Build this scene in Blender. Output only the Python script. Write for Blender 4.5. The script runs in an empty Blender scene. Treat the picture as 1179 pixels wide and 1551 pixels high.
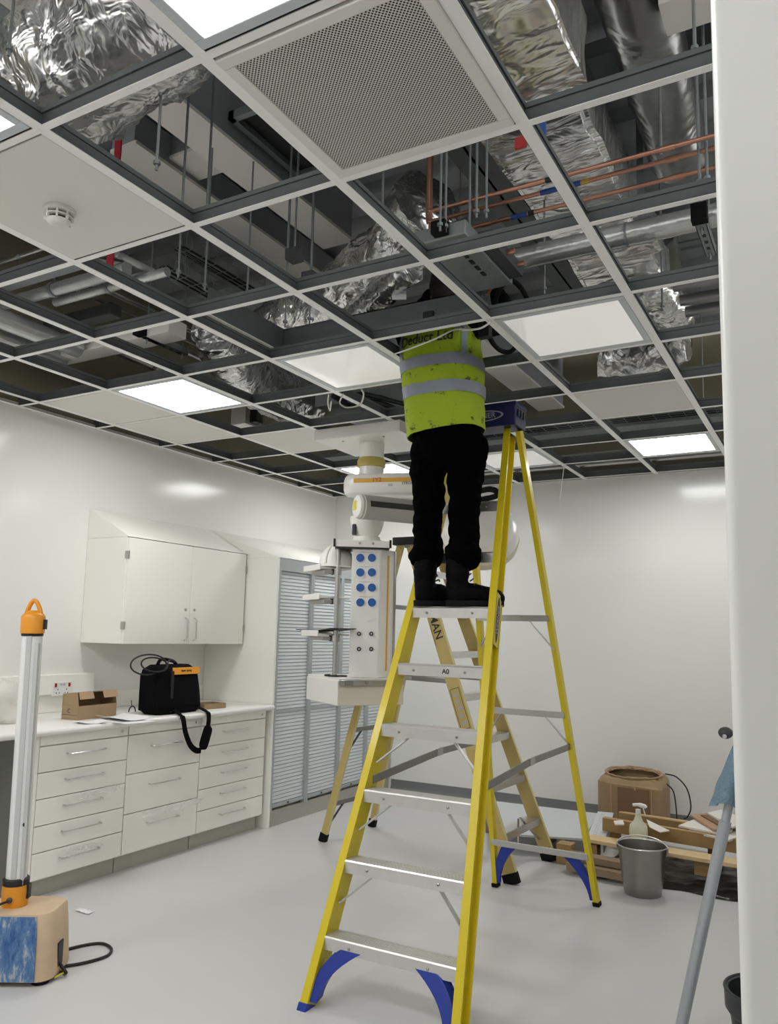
import bpy, bmesh, math, random
from mathutils import Vector, Matrix, noise
random.seed(7)
S = bpy.context.scene
COL = S.collection
PI = math.pi

# ------------------------------------------------------------------ camera
CAM = Vector((1.2929, -1.3061, 1.46))
YAW, PITCH, ROLL = -0.5142, 0.1266, 0.0229
FPX, CX, CY = 1205.6, 593.1, 806.6
_f = Vector((math.sin(YAW)*math.cos(PITCH), math.cos(YAW)*math.cos(PITCH), math.sin(PITCH)))
_r0 = Vector((math.cos(YAW), -math.sin(YAW), 0)); _u0 = _r0.cross(_f)
CR = _r0*math.cos(ROLL) + _u0*math.sin(ROLL)
CU = -_r0*math.sin(ROLL) + _u0*math.cos(ROLL)
CF = _f
cam = bpy.data.cameras.new('camera'); camo = bpy.data.objects.new('camera', cam); COL.objects.link(camo)
M4 = Matrix.Identity(4)
for i in range(3):
    M4[i][0], M4[i][1], M4[i][2], M4[i][3] = CR[i], CU[i], -CF[i], CAM[i]
camo.matrix_world = M4
cam.sensor_width = 36; cam.lens = FPX/1551*36
cam.shift_x = (589.5-CX)/1551; cam.shift_y = (CY-775.5)/1551
cam.clip_start = 0.05
S.camera = camo

# ------------------------------------------------------------------ light and exposure
S.view_settings.view_transform = 'Standard'; S.view_settings.look = 'None'
S.view_settings.gamma = 1; S.view_settings.use_curve_mapping = False
S.view_settings.exposure = 1.15
PANEL_LIGHT = 8.6          # radiance of the lit ceiling panels
WORLD = 1.1               # even fill added to brighten the ceiling void, no known source
w = bpy.data.worlds.new('world'); S.world = w; w.use_nodes = True
w.node_tree.nodes['Background'].inputs[0].default_value = (1, .99, .96, 1)
w.node_tree.nodes['Background'].inputs[1].default_value = WORLD
S.cycles.max_bounces = 8; S.cycles.diffuse_bounces = 5; S.cycles.glossy_bounces = 4
S.cycles.caustics_reflective = False; S.cycles.caustics_refractive = False
S.cycles.sample_clamp_indirect = 6

# a measured image direction, met with a known plane of the room, gives the point there
def ray(px, py): return CF + CR*((px-CX)/FPX) - CU*((py-CY)/FPX)
def Z(px, py, z=0.0): d = ray(px, py); return CAM + d*((z-CAM.z)/d.z)
def Yp(px, py, y): d = ray(px, py); return CAM + d*((y-CAM.y)/d.y)
def Xp(px, py, x): d = ray(px, py); return CAM + d*((x-CAM.x)/d.x)
def proj(p):
    d = Vector(p)-CAM; z = d.dot(CF)
    return (CX+FPX*d.dot(CR)/z, CY-FPX*d.dot(CU)/z, z)
def on_line(p0, p1, py):              # where a straight rail passes a measured height
    lo, hi = 0.0, 1.0
    for _ in range(40):
        m = (lo+hi)/2
        if proj(p0.lerp(p1, m))[1] > py: lo = m
        else: hi = m
    return p0.lerp(p1, lo)

# ------------------------------------------------------------------ materials
MATS = {}
def lin(c): return tuple(((v/255)/12.92 if v/255 <= .04045 else ((v/255+.055)/1.055)**2.4) for v in c)
def mat(name, rgb, rough=.5, metal=0., var=0., vscale=8., bump=0., bscale=40., coat=0., spec=.5, emit=0., alpha=1., trans=0., tangle=None):
    m = bpy.data.materials.new(name); m.use_nodes = True; MATS[name] = m
    nt = m.node_tree; N = nt.nodes; L = nt.links
    b = N['Principled BSDF']
    c = lin(rgb)
    b.inputs['Roughness'].default_value = rough; b.inputs['Metallic'].default_value = metal
    b.inputs['Coat Weight'].default_value = coat; b.inputs['Specular IOR Level'].default_value = spec
    b.inputs['Base Color'].default_value = (*c, 1)
    if coat: b.inputs['Coat Roughness'].default_value = .12
    if alpha < 1: b.inputs['Alpha'].default_value = alpha
    if trans: b.inputs['Transmission Weight'].default_value = trans
    tc = N.new('ShaderNodeTexCoord')
    if var:
        n = N.new('ShaderNodeTexNoise'); n.inputs['Scale'].default_value = vscale; n.inputs['Detail'].default_value = 5
        L.new(tc.outputs['Object'], n.inputs['Vector'])
        mx = N.new('ShaderNodeMix'); mx.data_type = 'RGBA'
        mx.inputs['A'].default_value = (*[v*(1-var) for v in c], 1); mx.inputs['B'].default_value = (*[min(1, v*(1+var)) for v in c], 1)
        L.new(n.outputs['Fac'], mx.inputs['Factor']); L.new(mx.outputs['Result'], b.inputs['Base Color'])
    if bump:
        n2 = N.new('ShaderNodeTexNoise'); n2.inputs['Scale'].default_value = bscale; n2.inputs['Detail'].default_value = 4
        L.new(tc.outputs['Object'], n2.inputs['Vector'])
        bp = N.new('ShaderNodeBump'); bp.inputs['Strength'].default_value = bump; bp.inputs['Distance'].default_value = .02
        L.new(n2.outputs['Fac'], bp.inputs['Height']); L.new(bp.outputs['Normal'], b.inputs['Normal'])
    if emit:
        b.inputs['Emission Color'].default_value = (1, .995, .985, 1); b.inputs['Emission Strength'].default_value = emit
    return m

mat('wall_white', (232, 232, 228), .16, var=.015, vscale=1.5, spec=.45)
mat('plain_white', (222, 222, 216), .35, var=.01)
mat('edge_white', (224, 225, 222), .30, var=.01)
mat('khaki_board', (120, 116, 96), .8, var=.12, vscale=3)
mat('floor_vinyl', (208, 207, 206), .33, var=.03, vscale=2.2, bump=.02, bscale=180)
mat('cove_grey', (120, 122, 124), .4)
mat('deck_steel', (152, 156, 159), .5, .15, var=.12, vscale=3)
mat('tile_white', (226, 223, 218), .6, var=.01)
mat('tee_white', (246, 246, 244), .28)
mat('galv', (138, 144, 145), .42, .4, var=.2, vscale=14)
mat('galv_dark', (96, 101, 102), .45, .3, var=.2, vscale=9)
mat('panel_lit', (250, 250, 250), .4, emit=PANEL_LIGHT)
mat('panel_off', (250, 249, 242), .05, coat=.6, emit=.13)
mat('panel_frame', (196, 202, 206), .3)
mat('steel', (190, 190, 188), .28, 1., var=.06, vscale=20)
mat('alu', (214, 213, 210), .32, .85, var=.10, vscale=16)
mat('black_plastic', (18, 18, 19), .45)
mat('rubber', (14, 14, 15), .75, spec=.2)
mat('dark_grey', (62, 64, 66), .5)
mat('screw', (160, 160, 158), .3, .9)
mat('copper', (188, 138, 116), .3, .75, var=.1, vscale=10)
mat('red_tag', (160, 36, 42), .5)
mat('blue_tape', (44, 78, 150), .5)
mat('gold_tape', (196, 160, 60), .5)
mat('white_clad', (232, 230, 224), .7, var=.02)
mat('silver_lag', (206, 208, 206), .25, .6, var=.15, vscale=20, bump=.15, bscale=30)
mat('unit_white', (240, 240, 233), .4, var=.006)
mat('worktop_white', (236, 236, 232), .25)
mat('plinth_grey', (172, 170, 160), .45, var=.03, vscale=20)
mat('kneehole_grey', (128, 128, 124), .5)
mat('tambour_grey', (214, 220, 223), .4)
mat('tambour_rail', (176, 182, 184), .35, .3)
mat('chrome', (214, 214, 214), .14, 1.)
mat('socket_white', (232, 232, 230), .3)
mat('switch_red', (150, 26, 34), .4)
mat('cardboard', (160, 136, 104), .8, var=.10, vscale=10)
mat('cardboard_pale', (178, 148, 118), .8, var=.08, vscale=10)
mat('cardboard_dark', (128, 98, 74), .85)
mat('paper', (232, 232, 234), .7)
mat('bag_black', (6, 6, 9), .85, spec=.12, bump=.2, bscale=160)
mat('bag_orange', (236, 160, 40), .5)
mat('film', (246, 246, 246), .12, alpha=.34)
mat('film_dense', (232, 230, 224), .25, alpha=.62, bump=.5, bscale=25)
mat('orange_plastic', (222, 146, 36), .4)
mat('tube_clear', (226, 227, 225), .12, var=.04, vscale=6, coat=.4)
mat('tube_spine', (188, 190, 188), .3)
mat('timber_pale', (214, 188, 144), .7, var=.12, vscale=14)
mat('timber', (168, 136, 90), .7, var=.18, vscale=10)
mat('timber_grey', (142, 122, 98), .75, var=.18, vscale=10)
mat('cable_black', (24, 24, 25), .5)
mat('cable_white', (222, 222, 216), .4)
mat('cable_yellow', (190, 190, 60), .4)
mat('pendant_white', (234, 233, 228), .3, var=.006)
mat('pendant_warm', (216, 208, 192), .35)
mat('pendant_grey', (172, 171, 166), .35)
mat('pendant_ring', (186, 170, 90), .4)
mat('stripe_orange', (226, 172, 54), .4)
mat('socket_blue', (30, 92, 168), .35)
mat('ink_red', (190, 70, 60), .5)
mat('ink_dark', (50, 50, 54), .5)
mat('label_yellow', (216, 206, 40), .5)
mat('hat_white', (236, 236, 232), .3)
mat('ladder_yellow', (212, 190, 20), .38, var=.05, vscale=9, coat=.2)
mat('ladder_gold', (190, 168, 104), .5, var=.08, vscale=12)
mat('ladder_gold_edge', (206, 196, 140), .5)
mat('ladder_blue', (26, 52, 148), .38)
mat('cap_blue', (12, 20, 74), .4)
mat('logo_grey', (150, 156, 176), .4)
mat('logo_dark', (44, 36, 30), .5)
mat('vest_yellow', (178, 206, 22), .75, var=.10, vscale=9, bump=.15, bscale=60)
mat('reflective', (140, 148, 158), .45, .2, var=.05, vscale=20)
mat('trousers_black', (3, 3, 4), .95, spec=.04, var=.3, vscale=12, bump=.2, bscale=60)
mat('boot_black', (4, 4, 5), .6, spec=.08, bump=.2, bscale=60)
mat('jumper_black', (9, 9, 10), .9, spec=.15)
mat('skin', (190, 140, 112), .5, var=.05)
mat('hair', (26, 20, 16), .7)
mat('bucket_steel', (150, 148, 142), .3, .9, var=.15, vscale=9)
mat('bottle_white', (216, 216, 192), .35)
mat('board_white', (226, 222, 212), .6)
mat('board_tan', (176, 142, 108), .65)
mat('sheet_black', (30, 32, 32), .32, bump=.5, bscale=12)
mat('board_sheet', (206, 210, 214), .35, var=.02)
mat('pole_grey', (176, 182, 188), .3, .25, var=.04)
mat('cloth_blue', (142, 172, 190), .95, var=.15, vscale=60, bump=.9, bscale=140)
mat('bin_dark', (44, 48, 50), .4)
mat('alu_grey', (150, 150, 148), .35, .8)

def foil(name, scale, rough=.2, dark=1.0, stretch=(1, 1, 1)):
    """aluminium foil: sharp creases over soft crumples"""
    m = bpy.data.materials.new(name); m.use_nodes = True; MATS[name] = m
    nt = m.node_tree; N = nt.nodes; L = nt.links; b = N['Principled BSDF']
    b.inputs['Base Color'].default_value = (.86*dark, .86*dark, .85*dark, 1); b.inputs['Metallic'].default_value = .95; b.inputs['Roughness'].default_value = rough
    tc = N.new('ShaderNodeTexCoord'); mp = N.new('ShaderNodeMapping'); mp.inputs['Scale'].default_value = stretch; L.new(tc.outputs['Object'], mp.inputs['Vector'])
    n = N.new('ShaderNodeTexNoise'); n.noise_type = 'RIDGED_MULTIFRACTAL'; n.inputs['Scale'].default_value = scale; n.inputs['Detail'].default_value = 4; n.inputs['Distortion'].default_value = .9
    n2 = N.new('ShaderNodeTexNoise'); n2.inputs['Scale'].default_value = scale*.6; n2.inputs['Detail'].default_value = 3; n2.inputs['Distortion'].default_value = 1.
    L.new(mp.outputs[0], n.inputs['Vector']); L.new(mp.outputs[0], n2.inputs['Vector'])
    mu = N.new('ShaderNodeMath'); mu.operation = 'MULTIPLY_ADD'; mu.inputs[1].default_value = .35; L.new(n.outputs['Fac'], mu.inputs[0]); L.new(n2.outputs['Fac'], mu.inputs[2])
    bp = N.new('ShaderNodeBump'); bp.inputs['Strength'].default_value = .8; bp.inputs['Distance'].default_value = .035
    L.new(mu.outputs[0], bp.inputs['Height']); L.new(bp.outputs['Normal'], b.inputs['Normal'])
    return m
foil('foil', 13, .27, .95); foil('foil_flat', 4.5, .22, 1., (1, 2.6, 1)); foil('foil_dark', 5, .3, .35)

def pattern_mats():
    # perforated tile: rows of round holes
    m = mat('perforated', (214, 211, 204), .5); nt = m.node_tree; N = nt.nodes; L = nt.links; b = N['Principled BSDF']
    tc = N.new('ShaderNodeTexCoord')
    def tiles(off):
        mp = N.new('ShaderNodeMapping'); mp.inputs['Location'].default_value = (off, off, 0); s = 1/.0105
        mp.inputs['Scale'].default_value = (s, s, 0); L.new(tc.outputs['Object'], mp.inputs['Vector'])
        fr = N.new('ShaderNodeVectorMath'); fr.operation = 'FRACTION'; L.new(mp.outputs[0], fr.inputs[0])
        sb = N.new('ShaderNodeVectorMath'); sb.operation = 'SUBTRACT'; sb.inputs[1].default_value = (.5, .5, 0); L.new(fr.outputs[0], sb.inputs[0])
        ln = N.new('ShaderNodeVectorMath'); ln.operation = 'LENGTH'; L.new(sb.outputs[0], ln.inputs[0])
        lt = N.new('ShaderNodeMath'); lt.operation = 'LESS_THAN'; lt.inputs[1].default_value = .26; L.new(ln.outputs['Value'], lt.inputs[0])
        return lt
    a, c = tiles(0), tiles(.5)
    mxm = N.new('ShaderNodeMath'); mxm.operation = 'MAXIMUM'; L.new(a.outputs[0], mxm.inputs[0]); L.new(c.outputs[0], mxm.inputs[1])
    mx = N.new('ShaderNodeMix'); mx.data_type = 'RGBA'; mx.inputs['A'].default_value = (*lin((214, 211, 204)), 1); mx.inputs['B'].default_value = (*lin((40, 40, 42)), 1)
    L.new(mxm.outputs[0], mx.inputs['Factor']); L.new(mx.outputs['Result'], b.inputs['Base Color'])
    # weathered blue paint over plywood
    m = mat('worn_blue', (58, 104, 160), .7); nt = m.node_tree; N = nt.nodes; L = nt.links; b = N['Principled BSDF']
    tc = N.new('ShaderNodeTexCoord'); n = N.new('ShaderNodeTexNoise'); n.inputs['Scale'].default_value = 9; n.inputs['Detail'].default_value = 8; n.inputs['Roughness'].default_value = .7
    mp = N.new('ShaderNodeMapping'); mp.inputs['Scale'].default_value = (2.4, 2.4, .8); L.new(tc.outputs['Object'], mp.inputs['Vector']); L.new(mp.outputs[0], n.inputs['Vector'])
    cr = N.new('ShaderNodeValToRGB'); e = cr.color_ramp.elements
    e[0].position = .40; e[0].color = (*lin((40, 84, 140)), 1); e[1].position = .66; e[1].color = (*lin((206, 202, 190)), 1)
    x = cr.color_ramp.elements.new(.55); x.color = (*lin((92, 126, 166)), 1)
    L.new(n.outputs['Fac'], cr.inputs[0]); L.new(cr.outputs[0], b.inputs['Base Color'])
    mat('worn_ply', (204, 180, 150), .75, var=.18, vscale=14)
    # vest with scuffs of dark grime
    m = MATS['vest_yellow']; nt = m.node_tree; N = nt.nodes; L = nt.links; b = N['Principled BSDF']
    n = N.new('ShaderNodeTexNoise'); n.inputs['Scale'].default_value = 16; n.inputs['Detail'].default_value = 9; n.inputs['Roughness'].default_value = .75
    tc = N.new('ShaderNodeTexCoord'); L.new(tc.outputs['Object'], n.inputs['Vector'])
    cr = N.new('ShaderNodeValToRGB'); cr.color_ramp.elements[0].position = .36; cr.color_ramp.elements[0].color = (*lin((70, 74, 20)), 1)
    cr.color_ramp.elements[1].position = .43; cr.color_ramp.elements[1].color = (*lin((160, 182, 28)), 1)
    L.new(n.outputs['Fac'], cr.inputs[0]); L.new(cr.outputs[0], b.inputs['Base Color'])
pattern_mats()

# ------------------------------------------------------------------ mesh building
class MB:
    def __init__(s): s.v = []; s.f = []; s.mi = []; s.cur = 0
    def add(s, vs, fs):
        o = len(s.v); s.v += [Vector(p) for p in vs]
        for f in fs: s.f.append([i+o for i in f]); s.mi.append(s.cur)
        return s
    def box(s, a, b):
        x0, y0, z0 = [min(a[i], b[i]) for i in range(3)]; x1, y1, z1 = [max(a[i], b[i]) for i in range(3)]
        return s.add([(x0,y0,z0),(x1,y0,z0),(x1,y1,z0),(x0,y1,z0),(x0,y0,z1),(x1,y0,z1),(x1,y1,z1),(x0,y1,z1)],
                     [(0,3,2,1),(4,5,6,7),(0,1,5,4),(1,2,6,5),(2,3,7,6),(3,0,4,7)])
    def obox(s, c, ax, ay, az):         # box from centre and three half-axes
        c = Vector(c); ax, ay, az = Vector(ax), Vector(ay), Vector(az)
        if ax.cross(ay).dot(az) < 0: az = -az
        P = [c+ax*i+ay*j+az*k for k in (-1,1) for i, j in ((-1,-1),(1,-1),(1,1),(-1,1))]
        return s.add(P, [(0,3,2,1),(4,5,6,7),(0,1,5,4),(1,2,6,5),(2,3,7,6),(3,0,4,7)])
    def prism(s, poly, z0, z1):
        n = len(poly); a = sum(poly[i][0]*poly[(i+1)%n][1]-poly[(i+1)%n][0]*poly[i][1] for i in range(n))
        if a < 0: poly = poly[::-1]
        return s.add([(p[0],p[1],z0) for p in poly]+[(p[0],p[1],z1) for p in poly],
                     [tuple(range(n))[::-1], tuple(range(n,2*n))]+[(i,(i+1)%n,n+(i+1)%n,n+i) for i in range(n)])
    def loft(s, rings, closed=True, caps=True):
        n = len(rings[0]); vs = [p for r in rings for p in r]; fs = []
        for k in range(len(rings)-1):
            for i in range(n if closed else n-1):
                j = (i+1) % n; fs.append((k*n+i, k*n+j, (k+1)*n+j, (k+1)*n+i))
        if caps and closed: fs += [tuple(range(n))[::-1], tuple((len(rings)-1)*n+i for i in range(n))]
        return s.add(vs, fs)
    def extr(s, prof, p0, p1, ux, prof1=None):    # straight sweep of a 2-D profile; ux = direction of its first axis
        p0, p1, ux = Vector(p0), Vector(p1), Vector(ux); d = (p1-p0).normalized()
        ux = (ux-d*ux.dot(d)).normalized(); uy = d.cross(ux)
        prof1 = prof1 or prof
        return s.loft([[p0+ux*a+uy*b for a, b in prof], [p1+ux*a+uy*b for a, b in prof1]])
    def bar(s, p0, p1, w, t, ux=(0,0,1)):
        return s.extr([(-w/2,-t/2),(w/2,-t/2),(w/2,t/2),(-w/2,t/2)], p0, p1, ux)
    def tube(s, pts, r, n=8, closed=False):
        pts = [Vector(p) for p in pts]; rr = r if isinstance(r, (list, tuple)) else [r]*len(pts)
        rings = []; up = None
        for i, p in enumerate(pts):
            a = pts[i-1] if (i > 0 or closed) else p; b = pts[(i+1) % len(pts)] if (i < len(pts)-1 or closed) else p
            t = (b-a).normalized()
            if up is None: up = Vector((0,0,1)) if abs(t.z) < .9 else Vector((1,0,0))
            x = (up-t*up.dot(t)).normalized(); y = t.cross(x); up = x
            rings.append([p+(x*math.cos(2*PI*k/n)+y*math.sin(2*PI*k/n))*rr[i] for k in range(n)])
        if closed: rings.append(rings[0]); return s.loft(rings, caps=False)
        return s.loft(rings)
    def lathe(s, prof, c, axis=(0,0,1), n=24, caps=True):
        c, axis = Vector(c), Vector(axis).normalized()
        x = axis.orthogonal().normalized(); y = axis.cross(x)
        return s.loft([[c+axis*h+(x*math.cos(2*PI*k/n)+y*math.sin(2*PI*k/n))*max(r,1e-4) for k in range(n)] for r, h in prof], caps=caps)
    def ball(s, c, r, n=12):
        rr = (r, r, r) if not isinstance(r, (tuple, list)) else r
        m = n//2; c = Vector(c)
        return s.loft([[c+Vector((rr[0]*math.sin(PI*k/m+1e-3*(k==0)-1e-3*(k==m))*math.cos(2*PI*i/n), rr[1]*math.sin(PI*k/m+1e-3*(k==0)-1e-3*(k==m))*math.sin(2*PI*i/n), -rr[2]*math.cos(PI*k/m))) for i in range(n)] for k in range(m+1)])
    def sheet(s, grid):                # grid of points, single surface
        n = len(grid[0]); return s.add([p for r in grid for p in r], [(i*n+j,i*n+j+1,(i+1)*n+j+1,(i+1)*n+j) for i in range(len(grid)-1) for j in range(n-1)])
    def slab(s, grid, t):              # grid of points thickened along t
        t = Vector(t); a = len(grid); b = len(grid[0])
        top = [Vector(p)+t for r in grid for p in r]; bot = [Vector(p) for r in grid for p in r]; N_ = a*b
        fs = []
        for i in range(a-1):
            for j in range(b-1):
                q = (i*b+j, i*b+j+1, (i+1)*b+j+1, (i+1)*b+j); fs.append(tuple(k+N_ for k in q)); fs.append(q[::-1])
        rim = [j for j in range(b)]+[i*b+b-1 for i in range(1,a)]+[(a-1)*b+j for j in range(b-2,-1,-1)]+[i*b for i in range(a-2,0,-1)]
        for k in range(len(rim)):
            u, v = rim[k], rim[(k+1) % len(rim)]; fs.append((u, v, v+N_, u+N_))
        return s.add(bot+top, fs)
    def build(s, name, mats, parent=None, smooth=False, bevel=0., kind=None, fix=True, angle=38, subsurf=0):
        me = bpy.data.meshes.new(name)
        if parent is not None: org = world_loc(parent)
        else:
            org = Vector(((min(p.x for p in s.v)+max(p.x for p in s.v))/2, (min(p.y for p in s.v)+max(p.y for p in s.v))/2, min(p.z for p in s.v)))
        me.from_pydata([p-org for p in s.v], [], s.f)
        for p, mi in zip(me.polygons, s.mi): p.material_index = mi
        if fix or smooth:
            bm = bmesh.new(); bm.from_mesh(me)
            if fix: bmesh.ops.recalc_face_normals(bm, faces=bm.faces)
            if smooth:
                for f in bm.faces: f.smooth = True
                for e in bm.edges:
                    if len(e.link_faces) != 2 or e.calc_face_angle(0) > math.radians(angle): e.smooth = False
            bm.to_mesh(me); bm.free()
        for m in (mats if isinstance(mats, (list, tuple)) else [mats]): me.materials.append(MATS[m])
        o = bpy.data.objects.new(name, me); COL.objects.link(o)
        if parent is not None: o.parent = parent
        else: o.location = org
        if bevel:
            b = o.modifiers.new('bevel', 'BEVEL'); b.width = bevel; b.segments = 2; b.limit_method = 'ANGLE'; b.angle_limit = math.radians(40)
        if subsurf:
            b = o.modifiers.new('sub', 'SUBSURF'); b.levels = subsurf; b.render_levels = subsurf
        if kind: o['kind'] = kind
        return o
def world_loc(o):
    v = Vector(o.location)
    while o.parent: o = o.parent; v = v + Vector(o.location)
    return v
def tag(o, label, cat, group=None, kind=None):
    o['label'] = label; o['category'] = cat
    if group: o['group'] = group
    if kind: o['kind'] = kind
    return o
def thing(name, label, cat, loc, group=None):
    o = bpy.data.objects.new(name, None); COL.objects.link(o); o.location = loc; o.empty_display_size = .1
    return tag(o, label, cat, group)
def lab(o, t): o['label'] = t; return o
def dup(root, loc, label, group=None):
    r = root.copy(); COL.objects.link(r); r.location = loc; r['label'] = label
    if group: r['group'] = group
    for ch in list(root.children):
        c = ch.copy(); COL.objects.link(c); c.parent = r
        for g in ch.children:
            d = g.copy(); COL.objects.link(d); d.parent = c
    return r
def smooth_path(pts, n=6):             # Catmull-Rom through the points
    P = [Vector(p) for p in pts]; P = [P[0]*2-P[1]]+P+[P[-1]*2-P[-2]]; out = []
    for i in range(1, len(P)-2):
        for k in range(n):
            t = k/n; a, b, c, d = P[i-1], P[i], P[i+1], P[i+2]
            out.append(.5*((2*b)+(c-a)*t+(2*a-5*b+4*c-d)*t*t+(3*b-a-3*c+d)*t**3))
    out.append(P[-2]); return out
def text_mesh(txt, size, o, ux, uy, depth=.0008, align='CENTER', shear=0., bold=0.):
    """vertices and faces of flat lettering laid at o along ux (writing) and uy (up)"""
    cu = bpy.data.curves.new('t', 'FONT'); cu.body = txt; cu.size = size; cu.align_x = align; cu.align_y = 'CENTER'; cu.shear = shear; cu.offset = bold; cu.resolution_u = 3
    ob = bpy.data.objects.new('t', cu); COL.objects.link(ob)
    dg = bpy.context.evaluated_depsgraph_get(); me = bpy.data.meshes.new_from_object(ob.evaluated_get(dg))
    ux, uy = Vector(ux).normalized(), Vector(uy).normalized(); n = ux.cross(uy); o = Vector(o)
    vs = [o+ux*v.co.x+uy*v.co.y+n*depth for v in me.vertices]; fs = [tuple(p.vertices) for p in me.polygons]
    bpy.data.objects.remove(ob); bpy.data.curves.remove(cu); bpy.data.meshes.remove(me)
    return vs, fs
def lettering(txt, size, o, ux, uy, m, parent, name='lettering', **k):
    vs, fs = text_mesh(txt, size, o, ux, uy, **k)
    return MB().add(vs, fs).build(name, m, parent, fix=False)

# ================================================================== the setting
CEI, SLAB = 2.837, 4.05
XL, YB, XR, YF = -3.197, 5.477, 3.0, -2.4
def struct(mb, name, mats, **k): return mb.build(name, mats, kind='structure', **k)
struct(MB().box((XL-.2, YF-.2, -.1), (XR+.2, YB+.2, 0)), 'floor', 'floor_vinyl')
def wall(name, a, b, full=True):          # two unseen partitions stop at the grid, shaped to let the added fill in
    mb = MB(); mb.box((*a, 0), (*b, CEI)); mb.cur = 1
    if full: mb.box((*a, CEI), (*b, SLAB))
    return struct(mb, name, ['wall_white', 'khaki_board'])
wall('wall_left', (XL-.12, YF), (XL, YB))
wall('wall_back', (XL-.12, YB), (XR+.12, YB+.12))
wall('wall_right', (XR, YF), (XR+.12, YB), False)
wall('wall_front', (XL-.12, YF-.12), (XR+.12, YF), False)
# end of the doorway wall beside the camera, with a rounded corner
ex, ey, er = 1.195, -.45, .014
prof = [(XR, ey), (XR, ey+.12), (ex, ey+.12)] + [(ex+er-er*math.cos(a), ey+er-er*math.sin(a)) for a in [PI/2*k/6 for k in range(7)]]
struct(MB().prism(prof, 0, CEI-.003), 'wall_doorway', 'edge_white', smooth=True)
# ribbed steel deck of the floor above
mb = MB(); prof = []; y = YF
while y < YB:
    prof += [(y, SLAB-.06), (y+.11, SLAB-.06), (y+.14, SLAB), (y+.27, SLAB)]; y += .30
prof = [p for p in prof if p[0] <= YB]
mb.slab([[(XL-.1, p[0], p[1]), (XR+.1, p[0], p[1])] for p in prof], (0, 0, .1))
struct(mb, 'ceiling', 'deck_steel')
# coved vinyl upstand at the foot of the walls
def cove(name, p0, p1, n):
    n = Vector(n); mb = MB(); rows = []
    for a in range(6):
        t = PI/2*a/5; rows.append((.045-.045*math.sin(t), .045-.045*math.cos(t)))
    rows.append((0, .10))
    g = [[Vector(p)+n*(d+.003)+Vector((0, 0, z+.002)) for p in (p0, p1)] for d, z in rows]
    g.append([Vector(p)+Vector((0, 0, .10)) for p in (p0, p1)])
    struct(mb.sheet(g), name, 'cove_grey', smooth=True, angle=60)
cove('baseboard_back', (-2.48, YB, 0), (XR, YB, 0), (0, -1, 0))
cove('baseboard_right', (XR, YB, 0), (XR, YF, 0), (-1, 0, 0))
# angle trim where the ceiling grid meets the walls
def angle_trim(name, a, b, n):
    n = Vector(n); a, b = Vector(a), Vector(b)
    mb = MB().box(a+Vector((0, 0, -.001)), b+n*.024+Vector((0, 0, .001))); mb.box(a, b+n*.002+Vector((0, 0, .024)))
    struct(mb, name, 'tee_white')
angle_trim('trim_1', (XL, YF, CEI), (XL, YB, CEI), (1, 0, 0))
angle_trim('trim_2', (XL, YB, CEI), (XR, YB, CEI), (0, -1, 0))

# ------------------------------------------------------------------ suspended ceiling grid
G = .6
grid = thing('ceiling_grid', 'white suspended ceiling grid of tees with most cells still open', 'ceiling grid', (0, 0, CEI))
def tee(p0, p1, wd, name, ux):
    ux = Vector(ux); p0, p1 = Vector(p0), Vector(p1); up = Vector((0, 0, 1)); mb = MB()
    c = (p0+p1)/2; h = (p1-p0)/2
    mb.obox(c+up*.001, h, ux*(wd/2), up*.0012)
    mb.cur = 1
    mb.obox(c+up*.024, h, ux*.0035, up*.021)
    mb.obox(c+up*.05, h, ux*.009, up*.0075)
    mb.obox(c+up*.0032, h, ux*(wd/2-.001), up*.0009)
    if abs(ux.x) < .5:              # slots punched in the cross tees
        pass
    return mb.build(name, ['tee_white', 'galv_dark'], grid, fix=False)
for i in range(-5, 5): tee((i*G, YF, CEI), (i*G, YB, CEI), .036, 'main_tee', (1, 0, 0))
for j in range(-1, 10):
    for i in range(-6, 3):
        x0 = max(XL, i*G+.004 if i > -6 else XL); x1 = (i+1)*G-.004
        if i*G > 1.0 and j < 0: continue
        tee((x0, j*G, CEI-.0004), (x1, j*G, CEI-.0004), .024, 'cross_tee', (0, 1, 0))

def cell(i, j, inset=.019): return (i*G+inset, j*G+inset), ((i+1)*G-inset, (j+1)*G-inset)
def tile(i, j, label, name='ceiling_tile'):
    a, b = cell(i, j); mb = MB()
    mb.box((*a, CEI-.001), (*b, CEI+.012))
    t = mb.build(name, 'tile_white', bevel=.003); tag(t, label, 'ceiling tile'); return t
tile(-2, 0, 'blank white ceiling tile that carries the smoke detector')
tile(-5, 3, 'white ceiling tile near the left wall, next to the lit panel')
tile(-5, 4, 'white ceiling tile near the left wall, its corner touching the lit panel')
tile(-4, 5, 'white ceiling tile just left of the pendant ceiling plate')
tile(0, 5, 'white ceiling tile in front of the lit panel near the back wall')

# perforated metal tile
a, b = cell(0, 0); c = ((a[0]+b[0])/2, (a[1]+b[1])/2)
t = thing('perforated_tile', 'perforated white metal ceiling tile beside the brightest lit panel', 'ceiling tile', (*c, CEI))
mb = MB(); o = .034
for s in ((a[0], a[1], b[0], a[1]+o), (a[0], b[1]-o, b[0], b[1]), (a[0], a[1]+o, a[0]+o, b[1]-o), (b[0]-o, a[1]+o, b[0], b[1]-o)):
    mb.box((s[0], s[1], CEI-.007), (s[2], s[3], CEI+.02))
mb.build('frame', 'tile_white', t, bevel=.003)
MB().box((a[0]+o, a[1]+o, CEI-.003), (b[0]-o, b[1]-o, CEI+.004)).build('perforated_face', 'perforated', t, fix=False)

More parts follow.
